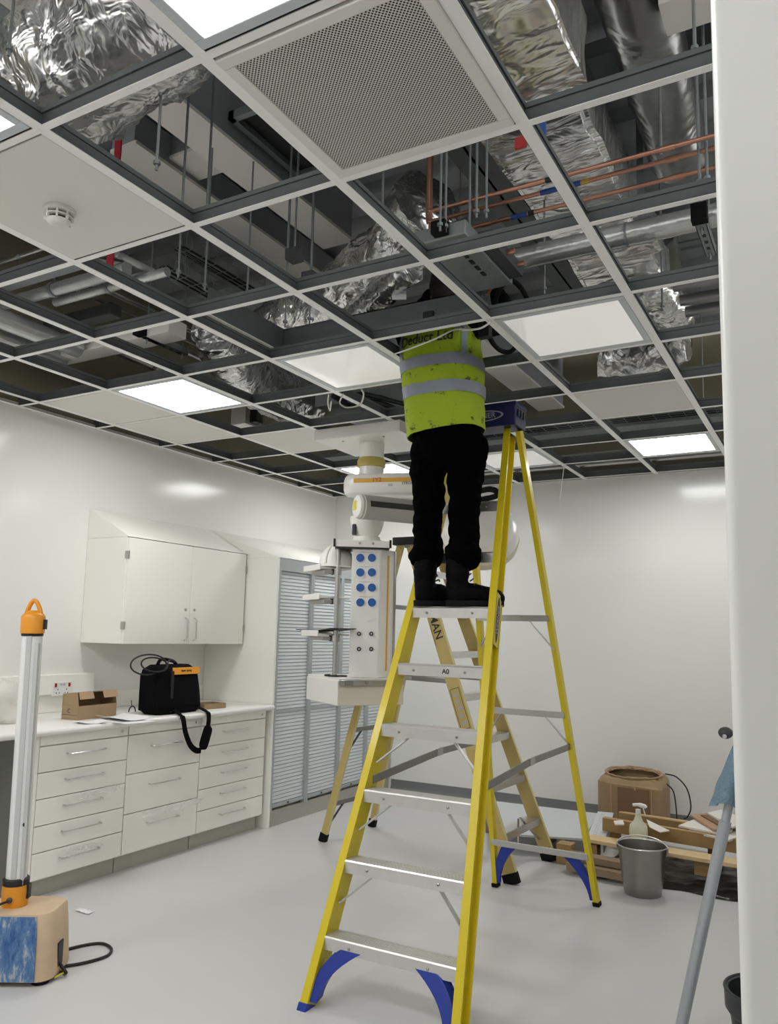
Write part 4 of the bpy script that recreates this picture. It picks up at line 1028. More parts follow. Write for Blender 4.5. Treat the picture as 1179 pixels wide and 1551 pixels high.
    for k, py in enumerate((866, 911, 967)):
        z = on_pole(py)
        MB().lathe([(.027, -.02), (.027, .02)], pole+up*z, n=18).build('clamp', 'steel', t, smooth=True)
        br = MB().obox(pole+lf*.14+bk*.05+up*(z-.002), lf*.11, bk*.03, up*.013).build('shelf_bracket', 'pendant_grey', t, bevel=.003)
        MB().obox(pole+lf*.045+up*z, lf*.012, bk*.022, up*.018).build('knob', 'black_plastic', br)
        g = MB().obox(pole+lf*.18+bk*-.0+up*(z+.024), lf*.145, bk*.11, up*.006)
        g.obox(pole+lf*.323+up*(z+.03), lf*.004, bk*.11, up*.018); g.obox(pole+lf*.18+bk*.108+up*(z+.030), lf*.145, bk*.004, up*.019)
        g.build('shelf', 'pendant_white', t, bevel=.002)
    # lower rail and drawer box
    bx = (A+B)/2+f2*.19+f1*.03
    rl = MB().obox(bx-f2*.268+up*(zb-.026), f1*(W_/2+.13), f2*.008, up*.016).build('side_rail', 'steel', t, bevel=.002)
    for q in (.25, .9): MB().lathe([(.011, 0), (.011, .004)], bx-f2*.277+f1*(q-.45)*.25+up*(zb-.026), -f2, n=12).build('screw', 'screw', rl)
    MB().obox(bx-f2*.278-f1*.17+up*(zb-.028), f1*.028, f2*.003, up*.015).build('rail_clamp', 'alu_grey', rl)
    MB().obox(bx+up*(zb-.012), f1*(W_/2+.135), f2*.255, up*.011).build('deck', 'pendant_white', t, bevel=.003)
    dr = MB().obox(bx+up*(zb-.095), f1*(W_/2+.135), f2*.25, up*.072).build('drawer_box', 'pendant_warm', t, bevel=.004)
    MB().obox(bx-f1*(W_/2+.137)+up*(zb-.09), f1*.004, f2*.255, up*.075).build('drawer_front', 'pendant_white', dr, bevel=.002)
    return t, dict(pole=pole, lf=lf, bk=bk, z1=on_pole(866), z3=on_pole(967), zb=zb, e1=e1, e2=e2, A=A, n=n, J=J, za=za)
pend, PD = pendant()
up = Vector((0, 0, 1))
# hard hat on the top shelf
c = PD['pole']+PD['lf']*.13+CR*.045+up*(PD['z1']+.032)
t = thing('hard_hat', 'white hard hat resting on the top shelf of the pendant', 'hard hat', c)
mb = MB(); rings = []
for k in range(11):
    a = PI/2*k/10; r_ = .122*math.cos(a)+.001; rings.append([c+Vector((r_*math.cos(2*PI*i/32)*.9, r_*1.1*math.sin(2*PI*i/32), .022+.135*math.sin(a))) for i in range(32)])
mb.loft([[c+Vector((.115*math.cos(2*PI*i/32), .14*math.sin(2*PI*i/32), .002)) for i in range(32)]]+rings).build('shell', 'hat_white', t, smooth=True)
mb = MB(); mb.tube([c+Vector((0, .135*math.cos(PI*k/16), .024+.137*math.sin(PI*k/16))) for k in range(17)], .010, 8); mb.build('ridge', 'hat_white', t, smooth=True)
MB().lathe([(.118, .0), (.132, .002), (.132, .006), (.112, .012)], c, n=36).build('brim', 'hat_white', t, smooth=True)
# black plate on the third shelf
c = PD['pole']+PD['lf']*.16+up*(PD['z3']+.043)
g = [[c+PD['lf']*(.30-.60*i/8)+PD['bk']*(.10-.18*j/2)+up*(.012*(i/8-.4)**2*4+.001) for j in range(3)] for i in range(9)]
tag(MB().slab(g, up*.004).build('black_tray', 'black_plastic', smooth=True), 'thin black tray sheet sticking out over the third pendant shelf', 'tray')
c = PD['A']-PD['e1']*.1+PD['e2']*.03+up*(PD['zb']+.006)
tag(MB().tube(smooth_path([c-PD['e1']*.02+PD['e2']*.12, c-PD['e1']*.05+PD['e2']*.06, c+PD['e1']*.0+PD['n']*-.0, c+PD['e1']*.05+PD['e2']*.01, c+PD['e1']*.09+PD['e2']*.0], 6), .006, 7).build('black_cable', 'cable_black', smooth=True), 'black cable lying on the deck of the pendant', 'cable')

# operating light to the right, behind the man
c = Yp(727, 800, 3.2)
t = thing('operating_light', 'white dish shaped operating light behind the ladder', 'operating light', c)
ax = Vector((.42, -.62, .50)).normalized()
MB().lathe([(.245, -.05), (.25, -.02), (.235, .02), (.19, .06), (.11, .088), (.001, .098)], c, ax, n=48).build('dome', 'pendant_white', t, smooth=True)
MB().lathe([(.248, -.105), (.258, -.09), (.258, -.045), (.247, -.04)], c, ax, n=48).build('skirt', 'pendant_warm', t, smooth=True)
MB().lathe([(.10, -.12), (.235, -.115), (.25, -.10), (.10, -.10)], c, ax, n=48).build('lens', 'rubber', t, smooth=True)
MB().tube(smooth_path([Yp(700, 752, 3.25), Yp(722, 745, 3.2), Yp(742, 741, 3.16), Yp(753, 745, 3.15), Yp(750, 752, 3.17), Yp(728, 757, 3.2)], 5), .018, 12).build('yoke', 'rubber', t, smooth=True)
jj = PD['J']+up*(PD['za']-.02); MB().tube([Yp(700, 752, 3.27), jj+Vector((.05, -.0, 0))], .03, 14).build('support_arm', 'pendant_grey', t, smooth=True)
MB().tube([Yp(728, 757, 3.2), c+ax*.02], .02, 10).build('neck', 'pendant_grey', t, smooth=True)

# ================================================================== step ladders
def rect_prof(w, d): return [(-w/2, -d/2), (w/2, -d/2), (w/2, d/2), (-w/2, d/2)]
def yellow_ladder():
    t = thing('step_ladder', 'tall yellow fibreglass step ladder the man stands on', 'step ladder', (-.26, 2.4, 0))
    L = lambda k: Vector((-.5720+.0120*k, 1.5281+.1179*k, .2495+.2686*k)); R = lambda k: Vector((.0087-.0255*k, 1.5281+.1179*k, .2495+.2686*k))
    kf, kt = -.929, 8.56
    X = Vector((1, 0, 0)); up = Vector((0, 0, 1))
    for P, s in ((L, -1), (R, 1)):
        p0, p1 = P(kf)+X*s*.016, P(kt)+X*s*.016; d = (p1-p0).normalized(); back = X.cross(d); back = back if back.y > 0 else -back
        off = back*.044
        # channel section: web inside, flanges front and back
        w_ = .018; pr = [(-w_*s, -.045), (w_*s, -.045), (w_*s, -.037), (-w_*s+.010*s, -.035), (-w_*s+.010*s, .035), (w_*s, .037), (w_*s, .045), (-w_*s, .045)]
        r = MB().extr(pr, p0+off, p1+off, X).build('front_rail', 'ladder_yellow', t, bevel=.002)
        for k in range(0, 8):
            for q in (.016, ): MB().lathe([(.006, 0), (.006, .003), (.003, .005)], P(k)+X*s*.016-up*.02+back*-.001-d*.0, -back, n=10).build('rivet', 'screw', r)
        MB().obox(P(kf)+X*s*.016+off+d*.012, X*.021, back*.049, d*.016).build('foot', 'ladder_blue', t, bevel=.003)
        if s == 1:                   # maker's oval on the outer side
            c = P(4.85)+X*.0325+off; o = [c+d*.115*math.cos(2*PI*i/40)+back*.020*math.sin(2*PI*i/40) for i in range(40)]
            c2 = [q+X*.0012 for q in o]
            MB().add([c+X*.0005]+[q+X*.0005 for q in o], [(0, i+1, (i+1) % 40+1) for i in range(40)]).build('maker_oval', 'logo_dark', r, fix=False)
            MB().obox(P(4.85)+X*.0318+off, X*.0006, back*.029, d*.13).build('label_backing', 'ladder_yellow', r)
            lettering('WERNER', .036, c+X*.001, d, -back if (d.cross(-back)).x > 0 else back, 'logo_grey', r, bold=.0006)
    # treads
    for k in range(8):
        a, b = L(k), R(k); y = a.y; z = a.z; mb = MB(); dep = .082
        x0, x1 = a.x, b.x
        prof = [(-.004, -.052), (.001, -.052), (.002, -.004), (dep, -.004), (dep, -.028), (dep+.004, -.028), (dep+.004, .0), (.0, .0), (-.004, -.006)]
        mb.loft([[(x, y+p, z+q) for p, q in prof] for x in (x0, x1)])
        for q in range(5): mb.box((x0, y+.012+q*.015, z-.001), (x1, y+.018+q*.015, z+.0015))
        tr = mb.build('tread', 'alu', t)
        for f in (.2, .8): MB().lathe([(.006, 0), (.006, .003), (.003, .005)], (x0+(x1-x0)*f, y-.004, z-.028), (0, -1, 0), n=10).build('rivet', 'screw', tr)
        if k == 4: lettering('A0', .030, (x0+(x1-x0)*.58, y-.0045, z-.028), (1, 0, 0), (0, 0, 1), 'ink_dark', tr, bold=.0008)
        if k in (1, 2, 3):           # diagonal stays under the lower treads
            for P, s in ((L, 1), (R, -1)):
                q0 = Vector((P(k).x+s*.15, y+.05, z-.03)); q1 = P(k-.62)+Vector((s*.003, .045, 0))
                MB().bar(q0, q1, .020, .006, (0, 1, 0)).build('brace', 'steel', t)
    # blue knee braces at the foot of the front
    for P, s in ((L, 1), (R, -1)):
        d = (P(1)-P(0)).normalized(); o = P(kf)+d*.03+Vector((0, .012, 0)); m = 10; out = []; h = (P(-.08)-P(kf)).length-.04
        g = []
        for i in range(m+1):
            f = i/m; ang = f*PI/2
            inner = o+d*(h*math.sin(ang))+X*s*(.165-.155*math.cos(ang)*1.0-.0) if False else None
            # outer edge runs up the rail then along the tread, inner edge is an arc
            arc = o+d*(h*f)+X*s*(.035+.15*f**2.2); edge = o+d*(h*f)+X*s*(.002+.085*max(0, (f-.35)/.65)**2.0)
            g.append([edge, arc])
        MB().slab(g, (0, .045, .012)).build('knee_brace', 'ladder_blue', t, bevel=.002)
    # rear section
    lf, rf = Vector((-.545, 3.30, 0)), Vector((.055, 3.29, 0)); lt, rt = Vector((-.445, 2.60, 2.54)), Vector((-.150, 2.60, 2.54))
    for a, b, s in ((lf, lt, -1), (rf, rt, 1)):
        d = (b-a).normalized(); w_ = .014
        MB().extr([(-w_, -.024), (w_, -.024), (w_, .024), (-w_, .024)], a, b, X).build('rear_rail', 'ladder_yellow', t, bevel=.002)
        MB().obox(a+d*.010, X*.018, Vector((0, .03, 0)), d*.014).build('foot', 'rubber', t, bevel=.003)
    for k, py in enumerate((1297, 1083, 937)):
        b = on_line(rf, rt, py); f = b.z/2.54; a = lf.lerp(lt, f)
        MB().bar(a+Vector((0, -.026, 0)), b+Vector((0, -.026, 0)), .034, .010).build('rear_bar', 'steel', t, bevel=.001)
        for q, (u, v, s) in enumerate(((a, lf, 1), (b, rf, -1))):
            if k == 0:
                up_ = ((lt if s > 0 else rt)-(lf if s > 0 else rf)).normalized(); g = []
                for i in range(9):
                    f2 = i/8; zz = v+up_*(.03+(u.z-.04)*f2)+Vector((0, -.02, 0)); g.append([zz+X*s*(.004+.06*max(0, f2-.4)**1.2*1.6), zz+X*s*(.032+.11*f2**2)])
                MB().slab(g, (0, .03, 0)).build('rear_knee_brace', 'ladder_blue', t, bevel=.002)
            else:
                dn = (v-u).normalized(); MB().bar(u+X*s*.11+Vector((0, -.022, -.01)), u+dn*.17+Vector((0, -.02, 0)), .016, .006, (0, 1, 0)).build('brace', 'steel', t)
    # folding stays between front and rear
    for P, a, b, s in ((L, lf, lt, -1), (R, rf, rt, 1)):
        p = P(2.12)+Vector((0, .05, 0))+X*s*-.004; q = a.lerp(b, .345)+Vector((0, -.0, 0)); m = p.lerp(q, .52)+Vector((0, 0, .02))
        st = MB().bar(p, m, .036, .005).bar(m, q, .034, .005).build('folding_stay', 'alu_grey', t, bevel=.001)
        dd = (q-p).normalized(); MB().obox(m, dd*.03, X*.006, Vector((0, 0, .019))).build('hinge', 'steel', st, bevel=.001)
    # moulded blue top cap
    a, b = Vector((-.505, 2.475, 2.545)), Vector((-.125, 2.635, 2.665))
    cap = MB().box(a, b).build('top_cap', 'cap_blue', t, bevel=.006)
    MB().box((a.x-.004, a.y-.004, b.z-.018), (b.x+.004, b.y+.004, b.z+.004)).build('cap_rim', 'cap_blue', cap, bevel=.003)
    c = Vector(((a.x+b.x)/2, a.y-.0005, 2.606)); mb = MB(); ring = []
    for i in range(48):
        th = 2*PI*i/48
        for r1, r2 in ((.125, .030), (.112, .024)): ring.append(c+Vector((r1*math.cos(th), 0, r2*math.sin(th))))
    mb.add(ring, [(2*i, (2*i+2) % 96, (2*i+3) % 96, 2*i+1) for i in range(48)]).build('maker_oval', 'logo_grey', cap, fix=False)
    lettering('WERNER', .040, c+Vector((0, -.0006, 0)), (1, 0, 0), (0, 0, 1), 'logo_grey', cap, bold=.0008)
    for k in range(3): MB().box((b.x+.003, a.y+.03+k*.04, a.z+.05), (b.x+.006, a.y+.05+k*.04, a.z+.09)).build('cap_slot', 'black_plastic', cap)
    # wrap of the cap over the rails
    for P, s in ((L, -1), (R, 1)): pass
    return L, R
YL, YR = yellow_ladder()

def gold_ladder():
    t = thing('step_ladder', 'worn pale gold step ladder standing behind the yellow one', 'step ladder', (-1.2, 3.7, 0))
    nr = (Vector((-.475, 3.39, 0)), Vector((-1.235, 3.47, 2.06))); fr = (Vector((-.44, 3.99, 0)), Vector((-1.235, 3.90, 2.06)))
    nl = (Vector((-1.955, 3.56, 0)), Vector((-1.325, 3.47, 2.08))); fl = (Vector((-1.89, 4.13, 0)), Vector((-1.325, 3.90, 2.08)))
    Yv = Vector((0, 1, 0)); up = Vector((0, 0, 1))
    for (a, b), wd, nm in ((nr, .088, 'front_rail'), (fr, .088, 'front_rail'), (nl, .046, 'rear_rail'), (fl, .046, 'rear_rail')):
        d = (b-a).normalized()
        w_ = .014; r = MB().extr(rect_prof(w_*2, wd), a, b, Yv).build(nm, 'ladder_gold', t, bevel=.002)
        n = d.cross(Yv).normalized(); n = n if n.x > 0 else -n
        MB().bar(a+n*(wd/2+.001)+d*.05, b+n*(wd/2+.001), .026, .003, Yv).build('rail_edge', 'ladder_gold_edge', r)
        MB().obox(a+d*.03, Yv*.018, d.cross(Yv)*(wd/2+.006), d*.032).build('foot', 'rubber', t, bevel=.003)
    for k in range(1, 8):
        f = k*.27/2.06; a, b = nr[0].lerp(nr[1], f), fr[0].lerp(fr[1], f); c = (a+b)/2; h = (b-a)/2
        n = Vector((1, 0, 0))
        MB().obox(c+up*.0, h, n*.042, up*.004).obox(c+n*.042-up*.018, h, n*.003, up*.022).build('tread', 'alu', t)
    a, b = nr[0].lerp(nr[1], .09), fr[0].lerp(fr[1], .09)
    MB().bar(a.lerp(b, .45)+up*.14, b-up*.06, .016, .006, (1, 0, 0)).bar(a.lerp(b, .4)+up*.14, a.lerp(b, .4)-up*.02, .012, .006, (1, 0, 0)).build('brace', 'steel', t)
    for py in (1218, 1106, 918):
        a = on_line(nl[0], nl[1], py); f = a.z/2.08; b = fl[0].lerp(fl[1], f)
        MB().bar(a, b, .030, .010).build('rear_bar', 'alu_grey', t)
        dn = (nl[0]-nl[1]).normalized(); MB().bar(a.lerp(b, .22)-up*.01, a+dn*.19, .014, .006, (1, 0, 0)).build('brace', 'dark_grey', t)
    z1 = .585
    for (u, v), (p, q) in (((nl, nr), (0, 0)), ((fl, fr), (0, 0))):
        a = u[0].lerp(u[1], .56); b = v[0].lerp(v[1], .565); m = a.lerp(b, .5)+up*.006
        st = MB().bar(a, m, .03, .006).bar(m, b, .03, .006).build('folding_stay', 'alu_grey', t)
        MB().obox(a.lerp(b, .08), (b-a).normalized()*.03, Yv*.008, up*.018).build('hinge', 'dark_grey', st); MB().obox(m, (b-a).normalized()*.035, Yv*.007, up*.012).build('hinge', 'steel', st)
    MB().box((-1.375, 3.43, 2.065), (-1.185, 3.94, 2.12)).build('top_cap', 'black_plastic', t, bevel=.006)
    # maker's name down the near rail, worn labels below
    a, b = nr; d = (a-b).normalized(); sd = Vector((0, -1, 0)); v = d.cross(sd); c = on_line(a, b, 925); off = Vector((0, -.0155, 0))
    vv = sd.cross(d)
    lettering('YOUNGMAN', .078, c+off-d*.03, d, vv, 'logo_dark', t, bold=.0012)
    MB().obox(c+off+d*.16-vv*.036, d*.07, sd*.0004, vv*.0014).build('printed_line', 'logo_dark', t)
    c = on_line(a, b, 1073); o = c+off
    MB().obox(o-vv*.032, d*.13, sd*.0004, vv*.0012).obox(o+vv*.032, d*.13, sd*.0004, vv*.0012).obox(o+d*.13, d*.0012, sd*.0004, vv*.032).obox(o-d*.13, d*.0012, sd*.0004, vv*.032).build('label_outline', 'logo_dark', t)
    for k in range(5): MB().obox(o+d*(-.09+.045*k)+vv*(.004*((k % 3)-1)), d*.012, sd*.0004, vv*.016).build('label_print', 'pendant_grey', t)
gold_ladder()

# ================================================================== the man on the ladder
def capsules(lst, vox, name, m, parent, smooth_it=4, wrinkle=0., wscale=9., post=None):
    mb = MB()
    for it in lst:
        p0, r0, p1, r1 = Vector(it[0]), it[1], Vector(it[2]), it[3]; sq = it[4] if len(it) > 4 else None
        d = (p1-p0); L = d.length; d = d.normalized() if L > 1e-6 else Vector((0, 0, 1)); prof = []
        for k in range(7): a = PI/2*(1-k/6); prof.append((r0*math.cos(a), -r0*math.sin(a)))
        for k in range(1, 4): prof.append((r0+(r1-r0)*k/4, L*k/4))
        for k in range(7): a = PI/2*k/6; prof.append((r1*math.cos(a), L+r1*math.sin(a)))
        s0 = len(mb.v); mb.lathe(prof, p0, d, n=18)
        if sq:
            c = (p0+p1)/2
            for i in range(s0, len(mb.v)): q = mb.v[i]-c; mb.v[i] = c+Vector((q.x*sq[0], q.y*sq[1], q.z*sq[2]))
    me = bpy.data.meshes.new('tmp'); me.from_pydata(mb.v, [], mb.f)
    bm = bmesh.new(); bm.from_mesh(me); bmesh.ops.recalc_face_normals(bm, faces=bm.faces); bm.to_mesh(me); bm.free()
    o = bpy.data.objects.new('tmp', me); COL.objects.link(o)
    r = o.modifiers.new('r', 'REMESH'); r.mode = 'VOXEL'; r.voxel_size = vox
    s = o.modifiers.new('s', 'SMOOTH'); s.iterations = smooth_it; s.factor = .5
    me2 = bpy.data.meshes.new_from_object(o.evaluated_get(bpy.context.evaluated_depsgraph_get()))
    bpy.data.objects.remove(o); out = MB(); vs = [v.co.copy() for v in me2.vertices]; ns = [v.normal.copy() for v in me2.vertices]
    if wrinkle:
        vs = [v+n*wrinkle*(noise.noise(Vector((v.x*wscale*.7, v.y*wscale*.7, v.z*wscale*1.7)))+.5*noise.noise(v*wscale*2.6)) for v, n in zip(vs, ns)]
    if post: vs = [post(v) for v in vs]
    out.add(vs, [tuple(p.vertices) for p in me2.polygons])
    ob = out.build(name, m, parent, smooth=True, angle=180, fix=False); bpy.data.meshes.remove(me2); return ob

def man():
    yb = 2.165; z0 = YL(5).z+.004
    t = thing('person', 'man in yellow high visibility vest and black trousers standing on the yellow ladder', 'person', (-.36, yb, z0))
    P = lambda px, py, y=yb: Yp(px, py, y)
    V3 = Vector
    hipL, hipR = P(650, 690), P(707, 688); kneeL, kneeR = P(649, 782, yb+.02), P(703, 780, yb+.02); ankL, ankR = P(648, 862), P(703, 862)
    heelL = V3((P(648, 905).x, yb-.03, z0)); heelR = V3((P(697, 905).x, yb-.03, z0))
    pel = P(677, 668); chest = V3((P(668, 560).x, yb-.0, 2.78)); neck = V3((chest.x, yb+.03, 3.05)); head = V3((chest.x-.0, yb+.06, 3.20))
    shL, shR = chest+V3((-.185, .0, .20)), chest+V3((.185, .0, .20))
    elL, elR = shL+V3((-.10, .19, .13)), shR+V3((.10, .17, .06)); haL, haR = elL+V3((.07, .12, .23)), elR+V3((-.10, .12, .22))
    # body, one surface, with hands and head
    B = [(pel, .12, chest, .13, (1.2, .9, 1)), (chest, .13, chest+V3((0, 0, .14)), .12, (1.25, .85, 1)), (shL, .06, shR, .06), (neck-V3((0, 0, .06)), .06, neck+V3((0, .01, .05)), .056),
         (head, .078, head+V3((0, .0, .05)), .082, (.95, 1.15, 1.1)), (head+V3((0, .03, -.06)), .05, head+V3((0, .05, -.05)), .045),
         (head+V3((0, .095, .005)), .010, head+V3((0, .108, -.022)), .014), (head+V3((-.08, .0, .01)), .016, head+V3((-.082, -.012, -.025)), .012), (head+V3((.08, .0, .01)), .016, head+V3((.082, -.012, -.025)), .012),
         (head+V3((-.022, .085, -.058)), .007, head+V3((.022, .085, -.058)), .007), (head+V3((-.04, .082, .04)), .010, head+V3((.04, .082, .04)), .010),
         (hipL, .085, kneeL, .06), (kneeL, .06, heelL+V3((0, .0, .2)), .036), (hipR, .085, kneeR, .06), (kneeR, .06, heelR+V3((0, .0, .2)), .036), (pel, .11, hipL, .085), (pel, .11, hipR, .085),
         (heelL+V3((0, 0, .2)), .036, heelL+V3((0, 0, .10)), .034), (heelR+V3((0, 0, .2)), .036, heelR+V3((0, 0, .10)), .034),
         (shL, .055, elL, .042), (elL, .042, haL, .030), (shR, .055, elR, .042), (elR, .042, haR, .030)]
    for ha, el, s in ((haL, elL, 1), (haR, elR, -1)):
        d = (ha-el).normalized(); side = V3((s, 0, 0)); side = (side-d*side.dot(d)).normalized(); nrm = d.cross(side)
        if nrm.y < 0: nrm = -nrm
        pc = ha+d*.05; B.append((ha, .026, pc, .030, (1, 1, 1)))
        for q, ln in enumerate((.072, .080, .076, .060)):
            o = ha+d*.07+side*(.028-.0187*q); m1 = o+d*ln*.5+nrm*.004; m2 = m1+d*ln*.3+nrm*.018; m3 = m2+d*ln*.15+nrm*.026
            B += [(pc+side*(.018-.012*q), .012, o, .0095), (o, .0092, m1, .0085), (m1, .0085, m2, .008), (m2, .008, m3, .0072)]
        th = ha+d*.02+side*.028; B += [(th, .013, th+d*.03+side*.026+nrm*.008, .011), (th+d*.03+side*.026+nrm*.008, .0105, th+d*.056+side*.026+nrm*.024, .009)]
    body = capsules(B, .0085, 'body', 'skin', t, 3)
    for s in (-1, 1):
        MB().ball(head+V3((s*.031, .083, .018)), .011, 12).build('eye', 'socket_white', body, smooth=True)
    # black hair
    capsules([(head+V3((0, -.012, .03)), .088, head+V3((0, -.012, .062)), .084, (.97, 1.1, 1.05)), (head+V3((0, -.055, -.02)), .06, head+V3((0, -.05, -.04)), .055)], .01, 'hair', 'hair', t, 2, .004, 40)
    # jumper with raised sleeves
    capsules([(chest-V3((0, 0, .1)), .15, chest+V3((0, 0, .13)), .135, (1.2, .86, 1)), (shL, .070, shR, .070), (shL, .072, elL, .060), (elL, .060, haL-(haL-elL)*.06, .044), (shR, .072, elR, .060), (elR, .060, haR-(haR-elR)*.06, .044), (neck-V3((0, 0, .07)), .075, neck-V3((0, 0, .01)), .068)], .012, 'jumper', 'jumper_black', t, 3, .008, 16)
    # trousers with cuffs
    k2 = V3((0, 0, .0))
    T = [(pel+V3((0, 0, .06)), .145, pel, .15, (1.22, .92, 1)), (pel, .13, hipL, .098), (pel, .13, hipR, .098), (hipL, .098, kneeL, .074), (kneeL, .074, ankL+V3((0, 0, .05)), .068), (hipR, .098, kneeR, .076), (kneeR, .076, ankR+V3((0, 0, .05)), .070),
         (ankL+V3((-.006, -.01, .075)), .086, ankL+V3((-.004, -.01, .062)), .084, (1, 1, .75)), (ankR+V3((0, -.01, .075)), .092, ankR+V3((.0, -.01, .062)), .090, (1, 1, .75)), (P(730, 672, yb), .03, P(733, 690, yb), .026)]
    def cuff(v): return v
    capsules(T, .0105, 'trousers', 'trousers_black', t, 3, .013, 13)
    # boots
    def boot(heel, ank, ang, name):
        f = V3((math.sin(ang), math.cos(ang), 0)); s = V3((f.y, -f.x, 0)); up = V3((0, 0, 1)); o = V3((heel.x, heel.y, z0))
        c = [(o+up*.055-f*.005, .047, o+up*.17, .054), (o+up*.06, .050, o+f*.08+up*.062, .049), (o+f*.08+up*.060, .049, o+f*.16+up*.048, .046), (o+f*.15+up*.044, .047, o+f*.185+up*.040, .042), (o+up*.15, .057, o+up*.215, .057)]
        bt = capsules(c, .0075, name, 'boot_black', t, 3, .003, 30, post=lambda v: V3((v.x, v.y, max(v.z, z0+.012))))
        g = []
        for z, e in ((.0, .0), (.006, .004), (.026, .004), (.028, -.004)):
            r = []
            for i in range(28):
                a = 2*PI*i/28; L = .085+.055; x = -.045+.0
                fx = math.cos(a); w_ = .040+.006*(1 if fx > 0 else 0)
                r.append(o+f*(.083+(.135+e)*math.copysign(abs(fx)**.8, fx))*1.0+s*((w_+e)*math.copysign(abs(math.sin(a))**.7, math.sin(a)))+up*z)
            g.append(r)
        MB().loft(g).build('sole', 'rubber', bt, smooth=True, angle=50)
        for k in range(4): MB().tube([o+f*(.075-.012*k)+s*.03+up*(.098+.024*k), o+f*(.087-.012*k)+up*(.108+.024*k), o+f*(.075-.012*k)-s*.03+up*(.098+.024*k)], .004, 6).build('lace', 'black_plastic', bt, smooth=True)
    boot(heelL, ankL, .65, 'boot'); boot(heelR, ankR, 1.05, 'boot')
    # vest: rings of a rounded section from hem to shoulders
    zh, zs = 2.44, 3.02
    def sect(z, a, off=0.):
        f = (z-zh)/(zs-zh); w_ = (.190+.018*math.sin(min(1, f*1.1)*PI)*.3+.010*f) if f < .85 else .200-.10*((f-.85)/.15)**2
        dp = .148+.01*math.sin(f*PI)-.05*max(0, f-.7)
        cx = P(675.5, 655).x+(chest.x-P(675.5, 655).x)*min(1, f*1.3); cy = yb+.0
        ca, sa = math.cos(a), math.sin(a); e = .72
        q = V3((cx+(w_+off)*math.copysign(abs(ca)**e, ca), cy+(dp+off)*math.copysign(abs(sa)**e, sa), z))
        wr = .012*noise.noise(V3((q.x*8, q.y*8, z*6)))+.007*noise.noise(V3((q.x*22, q.y*22, z*16)))
        q += V3((ca, sa, 0))*wr
        if f < .25: q.z -= (.022*(-ca)+.0)*(1-f/.25); 
        return q
    n = 56; zz = [zh+(zs-zh)*i/30 for i in range(31)]
    MB().loft([[sect(z, 2*PI*i/n) for i in range(n)] for z in zz], caps=False).build('vest', 'vest_yellow', t, smooth=True, angle=180)
    v = [c for c in t.children if c.name.startswith('vest')][0]
    so = v.modifiers.new('s', 'SOLIDIFY'); so.thickness = .004; so.offset = -1
    for za, zb in ((2.615, 2.672), (2.748, 2.806)):
        MB().loft([[sect(za+(zb-za)*k/4, 2*PI*i/n, .0035) for i in range(n)] for k in range(5)], caps=False).build('reflective_band', 'reflective', v, smooth=True, angle=180, fix=False)
    for a0, a1 in ((PI*1.20, PI*1.27), (PI*1.765, PI*1.845)):
        MB().sheet([[sect(2.80+(zs-.03-2.80)*k/10, a0+(a1-a0)*j/4, .003) for j in range(5)] for k in range(11)]).build('reflective_band', 'reflective', v, smooth=True, angle=180, fix=False)
    # lettering across the back, wrapped on the cloth
    vs, fs = text_mesh('Deduct Ltd', .075, (0, 0, 0), (1, 0, 0), (0, 1, 0), 0, bold=.001)
    cx = chest.x-.012
    def wrap(p):
        x = cx+p.x*.82; z = 2.893+p.y; lo, hi = PI, 2*PI
        for _ in range(30):
            m = (lo+hi)/2
            if sect(z, m).x < x: lo = m
            else: hi = m
        return sect(z, lo, .0045)
    MB().add([wrap(p) for p in vs], fs).build('lettering', 'ink_dark', v, fix=False)
    return t
man()

# ================================================================== things on the floor at the right
up = Vector((0, 0, 1))
# black sheeting on the floor
g = []
for i in range(30):
    r = []
    for j in range(18):
        x = -.10+1.35*i/29; y = 3.80+.75*j/17+.02*math.sin(i*.7)
        e = min(i, 29-i, j, 17-j)
        r.append(Vector((x+.02*noise.noise(Vector((i*.3, j*.3, 1))), y, .003+(.045*abs(noise.noise(Vector((x*6, y*6, 3))))+.02*abs(noise.noise(Vector((x*15, y*15, 5)))))*min(1, e/2))))
    g.append(r)
tag(MB().slab(g, (0, 0, .002)).build('plastic_sheet', 'sheet_black', smooth=True, angle=80), 'crumpled black plastic sheeting on the floor under the timber', 'plastic sheet')

# timber pallet
t = thing('timber_pallet', 'rough timber pallet lying behind the steel bucket', 'pallet', (.25, 4.25, .055))
def plank(name, m, a, b, w_, h, parent=t, up_=(0, 0, 1)):
    return MB().bar(a, b, h, w_, up_).build(name, m, parent, bevel=.002)
plank('deck_board', 'timber_pale', (-.20, 4.02, .175), (1.25, 3.96, .158), .14, .022)
plank('deck_board', 'timber_pale', (-.20, 4.60, .175), (1.25, 4.56, .158), .12, .022)
plank('deck_board', 'timber_pale', (-.16, 4.80, .19), (.42, 4.78, .185), .10, .022)
plank('bearer', 'timber', (-.15, 4.22, .235), (1.25, 4.18, .205), .045, .085)
plank('bearer', 'timber', (-.10, 4.45, .235), (1.25, 4.42, .205), .045, .085)
for x in (-.17, .50, 1.15): plank('block', 'timber', (x, 4.02, .062), (x, 4.02, .150), .085, .085, up_=(1, 0, 0)); plank('block', 'timber', (x, 4.58, .062), (x, 4.58, .150), .085, .085, up_=(1, 0, 0))
